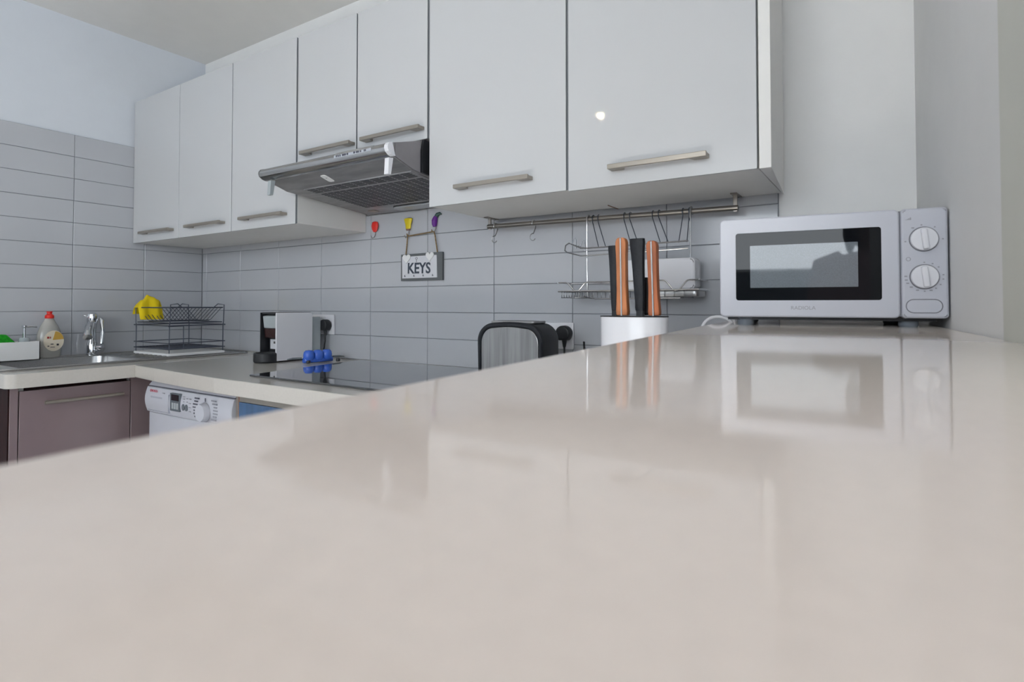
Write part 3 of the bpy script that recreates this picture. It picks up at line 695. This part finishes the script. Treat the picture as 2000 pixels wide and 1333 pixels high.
MB().box(CX0+0.012, CX1-0.006, -0.0995, -0.052, 0.915, 1.079, bev=0.005).build('water_tank', 'tank_plastic', cf)
for y in (-0.24, -0.12): MB().lathe([(0.008, 0.0003), (0.008, 0.007)], (1.03, y, 0.9), 10).build('foot', 'black_plastic', cf)

# ------------------------------------------------------------------ blue gadget
bg = thing('massager', 'small blue three-lobed plastic gadget on black feet behind the hob', 'gadget', (1.19, -0.17, 0.9))
for i, (x, y) in enumerate(((1.172, -0.215), (1.179, -0.178), (1.186, -0.141))):
    MB().lathe([(0.0, 0.012), (0.016, 0.013), (0.0205, 0.020), (0.0215, 0.032), (0.0195, 0.044), (0.013, 0.051), (0.0, 0.053)], (x, y, 0.9), 22).build('lobe', 'blue_plastic', bg)
MB().tube([(1.165, -0.235, 0.9125), (1.193, -0.120, 0.9125)], 0.011, 10).build('base', 'blue_plastic', bg)
for x, y in ((1.178, -0.222), (1.150, -0.20), (1.212, -0.105), (1.172, -0.12)): MB().lathe([(0, 0.0003), (0.0075, 0.002), (0.0085, 0.008), (0.006, 0.014), (0, 0.0155)], (x, y, 0.9), 12).build('foot', 'black_plastic', bg)
MB().tube([(1.160, -0.24, 0.921), (1.135, -0.262, 0.920), (1.118, -0.275, 0.917)], [0.004, 0.004, 0.002], 8).build('side_arm', 'display_grey', bg)
MB().tube([(1.196, -0.118, 0.921), (1.200, -0.085, 0.920), (1.190, -0.055, 0.916)], [0.004, 0.004, 0.002], 8).build('side_arm', 'display_grey', bg)

# ------------------------------------------------------------------ sink, tap
sk = thing('steel_sink', 'stainless steel inset sink with ribbed drainer in the left worktop', 'sink', (0.29, -0.52, 0.9))
d = MB(); zl, zh = 0.9003, 0.9042
for a in ((0.030, 0.100, -0.985, -0.070), (0.480, 0.530, -0.985, -0.070), (0.100, 0.480, -0.985, -0.915), (0.100, 0.480, -0.505, -0.070)):
    d.box(a[0], a[1], a[2], a[3], zl, zh)
d.build('deck', 'steel', sk)
MB().tube([(x, y, 0.9045) for x, y in rrect(0.031, 0.529, -0.984, -0.071, 0.03)], 0.0035, 8, closed=True).build('rim', 'steel', sk)
bw = bmesh.new()
o1 = rrect(0.102, 0.478, -0.913, -0.507, 0.05); o2 = rrect(0.115, 0.465, -0.90, -0.52, 0.05)
A = [bw.verts.new((p[0], p[1], 0.9045)) for p in rrect(0.098, 0.482, -0.917, -0.503, 0.006)]
B = [bw.verts.new((p[0], p[1], 0.901)) for p in o1]; Cc = [bw.verts.new((p[0], p[1], 0.75)) for p in o2]
for u, v in ((A, B), (B, Cc)):
    for i in range(len(u)): bw.faces.new((u[i], u[(i+1) % len(u)], v[(i+1) % len(u)], v[i])).smooth = True
bw.faces.new(Cc)
bmesh.ops.recalc_face_normals(bw, faces=bw.faces[:])
m = MB(); m._merge(bw); m.build('bowl', 'steel', sk)
for i in range(9):
    x = 0.14 + i*0.041
    MB().tube([(x, -0.46, 0.9035), (x, -0.455, 0.9055), (x, -0.12, 0.9055), (x, -0.115, 0.9035)], 0.0045, 8).build('drainer_rib', 'steel', sk)

tp = thing('mixer_tap', 'chrome mixer tap standing behind the sink bowl', 'tap', (0.117, -0.556, 0.9))
TXc, TYc, T0 = 0.066, -0.536, 0.9043
MB().lathe([(0.024, 0), (0.024, 0.006), (0.0205, 0.010), (0.0205, 0.052), (0.017, 0.060), (0.015, 0.105), (0.0165, 0.135), (0.021, 0.150), (0.0215, 0.172), (0.019, 0.184), (0.010, 0.192), (0, 0.194)], (TXc, TYc, T0), 28).build('column', 'chrome', tp)
MB().tube([(TXc+0.006, TYc-0.004, T0+0.145), (TXc+0.045, TYc-0.028, T0+0.128), (TXc+0.075, TYc-0.044, T0+0.100)], [0.015, 0.0165, 0.0165], 18).build('spout', 'chrome', tp)
MB().tube([(TXc+0.072, TYc-0.043, T0+0.103), (TXc+0.088, TYc-0.050, T0+0.084)], [0.0185, 0.0185], 20).build('aerator', 'chrome', tp)
MB().tube([(TXc, TYc-0.015, T0+0.172), (TXc-0.005, TYc-0.034, T0+0.180)], [0.005, 0.0035], 10).build('lever_pin', 'chrome', tp)
MB().tube([(TXc+0.018, TYc+0.010, T0+0.032), (TXc+0.040, TYc+0.028, T0+0.032)], [0.014, 0.016], 18).build('control_knob', 'chrome', tp)
MB().tube([(TXc+0.030, TYc+0.026, T0+0.05), (TXc+0.024, TYc+0.033, T0+0.10), (TXc+0.016, TYc+0.032, T0+0.155), (TXc+0.010, TYc+0.028, T0+0.165)], [0.0075, 0.0085, 0.0085, 0.005], 12).build('side_lever', 'chrome', tp)

# ------------------------------------------------------------------ washing-up things
bt = thing('dish_soap_bottle', 'clear washing-up liquid bottle with red cap beside the tap', 'bottle', (0.062, -0.694, 0.9042))
bz = 0.9045
MB().lathe([(0.036, 0), (0.040, 0.004), (0.042, 0.03), (0.044, 0.07), (0.041, 0.105), (0.031, 0.135), (0.020, 0.155), (0.0145, 0.168), (0.0145, 0.172), (0, 0.172)], (0.062, -0.694, bz), 32, 0.62, 1.02).build('bottle', 'bottle_clear', bt)
cap = MB().lathe([(0.0155, 0.168), (0.0165, 0.170), (0.016, 0.180), (0.009, 0.187), (0.009, 0.193), (0.0105, 0.1945), (0.0105, 0.198), (0, 0.1985)], (0.062, -0.694, bz), 24).build('cap', 'red_plastic', bt)
def decal(x, cy, cz, ry, rz, th=0.0015, n=28):
    return MB().prism([(cy+ry*math.cos(2*math.pi*i/n), cz+rz*math.sin(2*math.pi*i/n)) for i in range(n)], x, x+th, axis='x')
lb = decal(0.0878, -0.686, bz+0.072, 0.036, 0.044).build('label', 'bottle_label', bt)
MB().prism([(-0.684+0.033*math.cos(R(a)), bz+0.0745+0.038*math.sin(R(a))) for a in range(5, 86, 10)] + [(-0.690, bz+0.0755)], 0.0893, 0.0900, axis='x').build('label_patch', 'label_gold', lb)
for k, (y, z, w, h) in enumerate(((-0.706, 0.088, .008, .006), (-0.698, 0.088, .003, .006))):
    MB().box(0.0893, 0.0900, y-w/2, y+w/2, bz+z-h, bz+z+h*0.4).build('label_mark', 'label_red', lb)
for k, (y, z, w, h) in enumerate(((-0.672, 0.055, .008, .004), (-0.692, 0.058, .010, .002), (-0.705, 0.050, .006, .002), (-0.690, 0.045, .016, .0012))):
    MB().box(0.0893, 0.0900, y-w/2, y+w/2, bz+z-h, bz+z+h).build('label_mark', 'label_dark', lb)

tyx0, tyx1, tyy0, tyy1 = 0.040, 0.150, -0.96, -0.752
ty = MB(); t_ = 0.003; tz0 = 0.9045; tz1 = tz0+0.076
ty.box(tyx0, tyx1, tyy0, tyy1, tz0, tz0+t_)
ty.box(tyx0, tyx0+t_, tyy0, tyy1, tz0, tz1); ty.box(tyx1-t_, tyx1, tyy0, tyy1, tz0, tz1)
ty.box(tyx0, tyx1, tyy0, tyy0+t_, tz0, tz1); ty.box(tyx0, tyx1, tyy1-t_, tyy1, tz0, tz1)
ty.solo('sink_caddy', 'white_matte', 'low white rectangular caddy at the far left behind the sink', 'caddy')
MB().prism([(-0.93, tz0+0.004), (-0.845, tz0+0.004), (-0.818, tz0+0.070), (-0.850, tz0+0.106), (-0.93, tz0+0.108)], 0.075, 0.112, axis='x', bev=0.005).solo('sponge', 'green_sponge', 'bright green sponge sticking out of the white sink caddy', 'sponge')
dp = thing('soap_dispenser', 'slim chrome pump dispenser standing in the white sink caddy', 'dispenser', (0.095, -0.789, tz0+0.003))
MB().lathe([(0.018, 0.0005), (0.019, 0.004), (0.019, 0.082), (0.015, 0.088), (0, 0.088)], (0.095, -0.789, tz0+0.003), 22).build('body', 'tank_plastic', dp)
MB().lathe([(0.0055, 0.086), (0.0055, 0.128), (0.0085, 0.131), (0.0085, 0.138), (0, 0.139)], (0.095, -0.789, tz0+0.003), 14).build('pump', 'chrome', dp)
MB().tube([(0.095, -0.789, tz0+0.135), (0.097, -0.765, tz0+0.136), (0.098, -0.748, tz0+0.134)], 0.003, 8).build('nozzle', 'chrome', dp)

# ------------------------------------------------------------------ dish rack
rk = thing('dish_rack', 'dark wire two-tier dish rack standing on the sink drainer', 'dish rack', (0.322, -0.32, 0.906))
X0, X1, Y0, Y1 = 0.172, 0.472, -0.400, -0.160
dz = 0.9062
MB().prism(rrect(X0-0.01, X1+0.01, Y0-0.01, Y1+0.01, 0.012), dz, dz+0.012, bev=0.003).build('drip_tray', 'white_matte', rk)
W = 0.0021
for x in (X0, X1):
    for y in (Y0, Y1):
        sx = 1 if x == X0 else -1
        MB().tube([(x, y, dz+0.012), (x, y, dz+0.130), (x-sx*0.004, y, dz+0.145), (x-sx*0.008, y, dz+0.225), (x-sx*0.008, y + (0.030 if y == Y0 else -0.030), dz+0.229), (x-sx*0.008, y + (0.05 if y == Y0 else -0.05), dz+0.212)], W, 8).build('leg', 'wire_dark', rk)
def loop(z, g, w=W): return MB().tube([(X0-g, Y0-g, z), (X1+g, Y0-g, z), (X1+g, Y1+g, z), (X0-g, Y1+g, z)], w, 8, closed=True)
loop(dz+0.030, 0.006).build('shelf_rim', 'wire_dark', rk)
loop(dz+0.056, 0.006).build('shelf_rim', 'wire_dark', rk)
loop(dz+0.133, 0.006, W*1.2).build('shelf_rim', 'wire_dark', rk)
loop(dz+0.145, -0.004).build('shelf_rim', 'wire_dark', rk)
loop(dz+0.212, -0.002, W*1.3).build('shelf_rim', 'wire_dark', rk)
for i in range(16):
    y = Y0 + 0.010 + (Y1-Y0-0.020)*i/15
    MB().tube([(X0-0.004, y, dz+0.029), (X1+0.004, y, dz+0.029)], 0.0014, 6).build('shelf_wire', 'wire_dark', rk)
for i in range(14):
    y = Y0 + 0.012 + (Y1-Y0-0.024)*i/13
    MB().tube([(X0-0.006, y, dz+0.212), (X0+0.085, y, dz+0.155), (X0+0.12, y, dz+0.150), (X1-0.12, y, dz+0.150), (X1-0.085, y, dz+0.155), (X1+0.006, y, dz+0.212)], 0.0014, 6).build('plate_wire', 'wire_dark', rk)
for x in (X0+0.10, X1-0.10):
    MB().tube([(x, Y0+0.01, dz+0.152), (x, Y1-0.01, dz+0.152)], W, 8).build('cross_wire', 'wire_dark', rk)
MB().tube([(X1-0.005, Y0-0.006, dz+0.030), (X1+0.0, Y0+0.06, dz+0.03), (X1, Y0+0.06, dz+0.13), (X1, Y0-0.004, dz+0.13)], W, 8).build('brace', 'wire_dark', rk)
# yellow cloth bunched over the rack's back corner
cb = bmesh.new(); n1, n2 = 22, 16; G = []
for i in range(n1+1):
    row = []
    for j in range(n2+1):
        u, v = i/n1, j/n2
        y = -0.408 + 0.105*u; x = 0.152 + 0.075*v
        h = 0.050*math.sin(math.pi*min(1, max(0, u)))**0.6*(math.sin(math.pi*v)**0.5)
        h += (0.007*math.sin(u*13+v*3) + 0.004*math.sin(u*23+1+v*7))*math.sin(math.pi*v)*math.sin(math.pi*u)
        h += 0.010*u*math.sin(math.pi*v)
        x += 0.006*math.sin(u*11)
        z = dz + 0.212 + h*0.95 - (0.055*max(0, v-0.70)/0.30) - 0.03*max(0, 0.15-v)/0.15
        row.append(cb.verts.new((x, y, z)))
    G.append(row)
for i in range(n1):
    for j in range(n2): cb.faces.new((G[i][j], G[i+1][j], G[i+1][j+1], G[i][j+1])).smooth = True
bmesh.ops.recalc_face_normals(cb, faces=cb.faces[:])
bmesh.ops.solidify(cb, geom=cb.faces[:], thickness=0.003)
for f in cb.faces: f.smooth = True
m = MB(); m._merge(cb)
m.solo('dish_cloth', 'yellow_cloth', 'crumpled bright yellow cloth draped over the dish rack', 'cloth', ang=80)

# ------------------------------------------------------------------ base units
bc = thing('sink_base_cabinet', 'mauve gloss base cabinet with bar handle under the sink', 'cabinet', (0.3, -0.75, 0))
FX = 0.600
b = MB(); b.box(0.012, FX-0.02, -0.950, -0.932, 0.08, 0.85); b.box(0.012, FX-0.02, -0.605, -0.59, 0.08, 0.85)
b.box(0.012, 0.03, -0.95, -0.59, 0.08, 0.85); b.box(0.012, FX-0.02, -0.95, -0.59, 0.08, 0.10); b.build('body', 'carcass', bc)
MB().box(0.545, FX-0.022, -0.930, -0.61, 0.835, 0.8505).build('top_shadow_rail', 'dark_wood', bc)
dd = MB().box(FX-0.020, FX, -0.9485, -0.6055, 0.09, 0.8345, bev=0.001, seg=1).build('door', 'mauve', bc)
hh = MB(); hz1 = 0.790
hh.tube([(FX+0.028, -0.886, hz1), (FX+0.028, -0.640, hz1)], 0.0062, 12)
for y in (-0.872, -0.654): hh.tube([(FX, y, hz1), (FX+0.028, y, hz1)], 0.005, 10)
hh.build('handle', 'champagne', dd)
MB().box(0.012, FX, -0.9745, -0.9515, 0.0, 0.8505, bev=0.001, seg=1).build('end_panel', 'mauve', bc)
MB().box(FX-0.020, FX, -0.6025, -0.515, 0.0, 0.8505, bev=0.001, seg=1).build('corner_filler', 'mauve', bc)
MB().box(0.05, FX-0.05, -0.95, -0.61, 0.0, 0.085).build('plinth', 'dark_wood', bc)
MB().box(0.012, FX-0.003, -0.9785, -0.9748, 0.0, 0.8505).build('side_panel', 'dark_wood', bc)

wm = thing('washing_machine', 'white front-loading washing machine with dial under the back worktop', 'washing machine', (1.02, -0.3, 0))
WX0, WX1_ = 0.732, 1.306
WF = -0.603
MB().box(WX0, WX1_, -0.585, -0.03, 0.0, 0.850, bev=0.004).build('body', 'appliance_white', wm)
MB().prism([(-0.58, 0.828), (-0.600, 0.8275), (-0.578, 0.851), (-0.57, 0.851)], WX0, WX1_, axis='x', bev=0.002).build('top_strip', 'appliance_white', wm)
MB().box(WX0+0.004, WX1_-0.004, -0.596, -0.58, 0.8235, 0.828).build('gap_line', 'print_dark', wm)
cpn = MB().prism([(-0.58, 0.730)] + [(-0.603 - 0.010*math.sin(math.pi*i/10), 0.730 + 0.0935*i/10) for i in range(11)] + [(-0.58, 0.8235)], WX0, WX1_, axis='x', bev=0.0015, seg=1).build('control_panel', 'appliance_white', wm)
MB().box(WX0+0.004, WX1_-0.004, -0.598, -0.58, 0.02, 0.728, bev=0.003).build('front', 'appliance_white', wm)
pr = []
MB().lathe([(0.205, 0), (0.205, 0.012), (0.17, 0.024), (0.13, 0.026), (0.12, 0.010), (0, 0.008)], (0, 0, 0), 48, mtx=Matrix.Translation((1.02, -0.598, 0.42)) @ Matrix.Rotation(R(90), 4, 'X')).build('porthole', 'white_plastic', wm)
def py_(z): return -0.603 - 0.010*math.sin(math.pi*(z-0.730)/0.0935)
drw = MB(); drw.tube([(x, -0.612, z) for x, z in ((0.746, 0.742), (0.905, 0.742))], 0.0006, 5)
MB().box(0.775, 0.862, -0.6125, -0.606, 0.778, 0.792, bev=0.002).build('drawer_grip', 'recess_grey', cpn)
MB().box(0.744, 0.908, -0.6090, -0.600, 0.7375, 0.7385).build('drawer_seam', 'recess_grey', cpn)
MB().box(0.908, 0.909, -0.6135, -0.600, 0.7385, 0.806).build('drawer_seam', 'recess_grey', cpn)
text(cpn, 'lettering', 'BOSCH', 0.0125, Matrix.Translation((0.808, -0.6128, 0.8115)) @ FRONT, 'logo_red', 1.0, depth=0.0004)
MB().ring2((0.776, -0.6112, 0.8115), 0.0045, 0.0045, 0.0009, 16).build('logo_ring', 'logo_red', cpn)
MB().box(0.862, 0.878, -0.612, -0.611, 0.8065, 0.810).build('model_mark', 'print_grey', cpn)
ds = MB().box(0.925, 0.990, -0.6165, -0.606, 0.752, 0.8150, bev=0.0015).build('display', 'display_grey', cpn)
MB().box(0.936, 0.986, -0.6175, -0.6160, 0.790, 0.8115).build('screen', 'display_dark', ds)
for i in range(3): MB().box(0.938+i*0.016, 0.950+i*0.016, -0.6172, -0.616, 0.760, 0.782, bev=0.0004, seg=1).build('key', 'tank_plastic', ds)
for i in range(2):
    MB().lathe([(0.0085, 0), (0.0085, 0.003), (0, 0.0035)], (0, 0, 0), 16, 1, 1.35, mtx=Matrix.Translation((1.011+i*0.021, -0.612, 0.771)) @ Matrix.Rotation(R(90), 4, 'X')).build('button', 'display_grey', cpn)
for i, (x, z, w) in enumerate(((1.012, .8075, .006), (1.012, .800, .006), (1.034, .803, .004), (1.012, .790, .003), (1.034, .791, .003), (1.053, .803, .006), (1.053, .788, .007), (1.053, .774, .008), (1.053, .760, .006))):
    MB().box(x-w, x+w, -0.6130, -0.611, z-0.0014, z+0.0014).build('print_mark', 'print_grey', cpn)
KXw, KZw = 1.150, 0.768
kn = MB().lathe([(0.031, 0), (0.031, 0.010), (0.028, 0.020), (0.0, 0.022)], (0, 0, 0), 32, mtx=Matrix.Translation((KXw, -0.612, KZw)) @ Matrix.Rotation(R(90), 4, 'X')).build('dial', 'appliance_white', cpn)
MB().ring2((KXw, -0.6128, KZw), 0.0325, 0.0325, 0.0008, 32).build('dial_ring', 'print_grey', kn)
for i in range(7):
    z = 0.810 - i*0.0105
    dx = 0.052 + 0.012*math.sin(math.pi*i/6)
    for s in (-1, 1):
        w = 0.014 if (i+s) % 3 else 0.010
        MB().box(KXw+s*dx-w, KXw+s*dx+w, -0.6132, -0.611, z-0.0022, z+0.0026).build('print_mark', 'print_dark' if s < 0 else 'print_grey', cpn)
MB().box(KXw-0.0015, KXw+0.0015, -0.6132, -0.611, 0.803, 0.815).build('print_mark', 'print_dark', cpn)

ov = thing('built_in_oven', 'built-in oven with blue glass door under the hob', 'oven', (1.65, -0.3, 0))
MB().box(1.312, 1.330, -0.600, -0.03, 0.0, 0.850).build('side_panel', 'champagne', ov)
MB().box(1.332, 1.346, -0.605, -0.03, 0.08, 0.850).build('side_panel', 'seam_brown', ov)
MB().box(1.347, 1.935, -0.598, -0.03, 0.08, 0.8445).build('body', 'edge_grey', ov)
MB().box(1.350, 1.935, -0.612, -0.599, 0.822, 0.8445, bev=0.001).build('top_strip', 'champagne', ov)
MB().box(1.350, 1.935, -0.614, -0.599, 0.30, 0.8215, bev=0.001).build('glass_door', 'blue_glass', ov)
MB().box(1.347, 1.935, -0.603, -0.58, 0.8445, 0.8515).build('gap', 'shadow_gap', ov)
MB().tube([(1.42, -0.648, 0.70), (1.87, -0.648, 0.70)], 0.008, 10).build('handle', 'steel', ov)
for x in (1.45, 1.84): MB().cyl((x, -0.648, 0.70), (x, -0.612, 0.70), 0.006, 8).build('handle_post', 'steel', ov)
b2 = thing('base_cabinet', 'mauve gloss base cabinet right of the oven behind the bar', 'cabinet', (2.35, -0.3, 0))
MB().box(1.945, 2.80, -0.578, -0.03, 0.0, 0.850).build('body', 'carcass', b2)
for x0, x1 in ((1.947, 2.372), (2.374, 2.80)):
    q = MB().box(x0, x1, -0.600, -0.580, 0.09, 0.834, bev=0.001, seg=1).build('door', 'mauve', b2)
    h = MB(); h.tube([(x0+0.08, -0.628, 0.79), (x1-0.08, -0.628, 0.79)], 0.006, 10)
    for x in (x0+0.1, x1-0.1): h.tube([(x, -0.600, 0.79), (x, -0.628, 0.79)], 0.005, 8)
    h.build('handle', 'champagne', q)

# ------------------------------------------------------------------ room behind the camera (seen only in reflections)
lampt = thing('ceiling_spotlight', 'small warm recessed spotlight in the kitchen ceiling', 'ceiling light', (1.451, -2.634, CEIL))
MB().lathe([(0.0, -0.0004), (0.042, -0.0004), (0.040, -0.004), (0.0, -0.004)], (1.451, -2.634, CEIL), 24).build('housing', 'white_plastic', lampt)
MB().lathe([(0.0, -0.0065), (0.0090, -0.0060), (0.0095, -0.0041), (0, -0.0041)], (1.451, -2.634, CEIL), 18).build('bulb', 'bulb', lampt)

sb = thing('sideboard', 'tall slate grey sideboard below the far window', 'sideboard', (2.95, -4.85, 0))
MB().box(1.5, 4.4, -5.04, -4.62, 0.06, 1.42, bev=0.004).build('body', 'sofa_slate', sb)
for x in (1.6, 2.95, 4.3): MB().box(x-0.03, x+0.03, -4.95, -4.70, 0, 0.06).build('leg', 'black_plastic', sb)

# the photographer, who shows as a reflection in the microwave window
def remesh(mb, name, m, voxel, parent=None, smooth=6):
    me = mb.mesh('tmp', m); o = bpy.data.objects.new('tmp', me); COL.objects.link(o)
    r = o.modifiers.new('r', 'REMESH'); r.mode = 'VOXEL'; r.voxel_size = voxel
    sm = o.modifiers.new('s', 'SMOOTH'); sm.iterations = smooth; sm.factor = 0.5
    dg = bpy.context.evaluated_depsgraph_get()
    me2 = bpy.data.meshes.new_from_object(o.evaluated_get(dg)); me2.name = name
    bpy.data.objects.remove(o); bpy.data.meshes.remove(me)
    me2.materials.clear(); me2.materials.append(M[m])
    me2.polygons.foreach_set('use_smooth', [True]*len(me2.polygons))
    o = bpy.data.objects.new(name, me2); COL.objects.link(o)
    if parent: o.parent = parent; MW[o.name] = MW[parent.name]
    return o
def ell(b, c, rx, ry, rz):
    b.lathe([(0, -1), (0.38, -0.92), (0.71, -0.71), (0.92, -0.38), (1, 0), (0.92, 0.38), (0.71, 0.71), (0.38, 0.92), (0, 1)], (0, 0, 0), 20,
            mtx=Matrix.Translation(c) @ Matrix.Diagonal((rx, ry, rz, 1)))
pe = thing('person', 'standing person in a pale pink top with dark hair, reflected in the microwave window', 'person', (3.47, -2.08, 0), R(8))
def oval(b, rows, n=20):
    """rows of (cx, cy, z, rx, ry) lofted upwards"""
    q = bmesh.new(); rg = []
    for cx, cy, z, rx, ry in rows:
        rg.append([q.verts.new((cx+rx*math.cos(2*math.pi*j/n), cy+ry*math.sin(2*math.pi*j/n), z)) for j in range(n)])
    for a, c in zip(rg, rg[1:]):
        for j in range(n): q.faces.new((a[j], a[(j+1) % n], c[(j+1) % n], c[j]))
    q.faces.new(rg[0][::-1]); q.faces.new(rg[-1]); b._merge(q)
bd = MB()
oval(bd, [(0, 0, 0.80, 0.155, 0.105), (0, 0, 0.90, 0.165, 0.115), (0, 0, 1.02, 0.130, 0.090), (0, 0, 1.14, 0.140, 0.098), (0, -0.005, 1.24, 0.160, 0.105), (0, -0.01, 1.31, 0.150, 0.085), (0, -0.012, 1.36, 0.075, 0.060)])
bd.tube([(0, -0.012, 1.33), (0, -0.002, 1.39), (0, 0.012, 1.45)], [0.060, 0.050, 0.050], 16)          # neck
ell(bd, (0, 0.014, 1.530), 0.074, 0.094, 0.112)                                                        # skull
ell(bd, (0, 0.045, 1.480), 0.052, 0.056, 0.062)                                                        # jaw
bd.tube([(0, 0.100, 1.535), (0, 0.116, 1.508), (0, 0.106, 1.500)], [0.009, 0.014, 0.010], 10)          # nose
for sx in (-1, 1):
    ell(bd, (sx*0.075, 0.005, 1.515), 0.010, 0.020, 0.030)                                             # ear
    bd.tube([(sx*0.115, -0.01, 1.315), (sx*0.168, -0.012, 1.295), (sx*0.190, -0.020, 1.17), (sx*0.200, -0.022, 1.04)], [0.050, 0.055, 0.046, 0.040], 14)
    bd.tube([(sx*0.200, -0.022, 1.04), (sx*0.202, 0.010, 0.95), (sx*0.200, 0.048, 0.82)], [0.041, 0.038, 0.025], 14)
    # hand: palm, four fingers of different lengths, thumb
    bd.tube([(sx*0.200, 0.048, 0.82), (sx*0.198, 0.058, 0.77), (sx*0.196, 0.062, 0.735)], [0.024, 0.031, 0.028], 12)
    for k, (dy, ln) in enumerate(((0.034, 0.070), (0.012, 0.080), (-0.010, 0.074), (-0.030, 0.058))):
        y0 = 0.062+dy*0.8
        bd.tube([(sx*0.196, y0, 0.745), (sx*0.194, y0+0.004, 0.735-ln*0.45), (sx*0.186, y0+0.008, 0.735-ln*0.78), (sx*0.176, y0+0.008, 0.735-ln)], [0.0095, 0.0090, 0.0080, 0.0070], 10)
    bd.tube([(sx*0.192, 0.082, 0.790), (sx*0.180, 0.104, 0.760), (sx*0.174, 0.110, 0.728)], [0.0120, 0.0110, 0.0085], 10)
    bd.tube([(sx*0.085, 0, 0.86), (sx*0.092, 0.004, 0.66), (sx*0.092, 0.008, 0.47), (sx*0.092, -0.010, 0.34), (sx*0.092, -0.012, 0.10)], [0.088, 0.076, 0.056, 0.054, 0.036], 16)
    bd.tube([(sx*0.092, -0.035, 0.045), (sx*0.095, 0.05, 0.038), (sx*0.100, 0.140, 0.024)], [0.036, 0.038, 0.022], 12)
    bd.tube([(sx*0.092, -0.012, 0.12), (sx*0.092, -0.020, 0.04)], [0.036, 0.034], 12)
remesh(bd, 'body', 'skin', 0.006, pe)
sh_ = MB()
oval(sh_, [(0, 0, 0.84, 0.178, 0.128), (0, 0, 0.92, 0.180, 0.130), (0, 0, 1.02, 0.152, 0.112), (0, 0, 1.14, 0.156, 0.114), (0, -0.005, 1.24, 0.172, 0.118), (0, -0.01, 1.315, 0.160, 0.098), (0, -0.012, 1.362, 0.088, 0.072)])
for sx in (-1, 1): sh_.tube([(sx*0.105, -0.01, 1.318), (sx*0.170, -0.012, 1.300), (sx*0.193, -0.020, 1.17), (sx*0.203, -0.022, 1.06)], [0.058, 0.066, 0.060, 0.058], 16)
remesh(sh_, 'shirt', 'pink_shirt', 0.009, pe)
tr_ = MB()
oval(tr_, [(0, 0, 0.74, 0.150, 0.110), (0, 0, 0.82, 0.172, 0.124), (0, 0, 0.93, 0.168, 0.122)])
for sx in (-1, 1): tr_.tube([(sx*0.085, 0, 0.86), (sx*0.092, 0.004, 0.66), (sx*0.092, 0.008, 0.47), (sx*0.092, -0.010, 0.30), (sx*0.092, -0.012, 0.075)], [0.096, 0.088, 0.074, 0.070, 0.064], 16)
remesh(tr_, 'trousers', 'denim', 0.009, pe)
ha = MB()
ell(ha, (0, -0.004, 1.552), 0.086, 0.100, 0.106)
ell(ha, (0, -0.050, 1.480), 0.082, 0.058, 0.120)
for sx in (-1, 1): ha.tube([(sx*0.060, 0.030, 1.610), (sx*0.082, 0.010, 1.540), (sx*0.084, -0.008, 1.44), (sx*0.080, -0.02, 1.36)], [0.025, 0.026, 0.028, 0.014], 10)
remesh(ha, 'hair', 'dark_hair', 0.008, pe)
for sx in (-1, 1):
    e = MB(); ell(e, (sx*0.031, 0.0985, 1.532), 0.0115, 0.006, 0.0065); e.build('eye', 'eye_white', pe, world=False)
    e = MB(); ell(e, (sx*0.031, 0.1040, 1.532), 0.0050, 0.003, 0.0050); e.build('iris', 'dark_hair', pe, world=False)
    e = MB(); e.tube([(sx*0.016, 0.106, 1.549), (sx*0.032, 0.106, 1.553), (sx*0.047, 0.097, 1.549)], [0.003, 0.0035, 0.002], 8); e.build('eyebrow', 'dark_hair', pe, world=False)
e = MB(); e.tube([(-0.023, 0.092, 1.474), (0, 0.1015, 1.473), (0.023, 0.092, 1.474)], [0.003, 0.0065, 0.003], 8); e.build('mouth', 'lip', pe, world=False)
for sx in (-1, 1):
    e = MB(); e.tube([(sx*0.092, -0.040, 0.044), (sx*0.095, 0.05, 0.042), (sx*0.100, 0.150, 0.032)], [0.043, 0.045, 0.031], 14); e.build('shoe', 'white_plastic', pe, world=False)
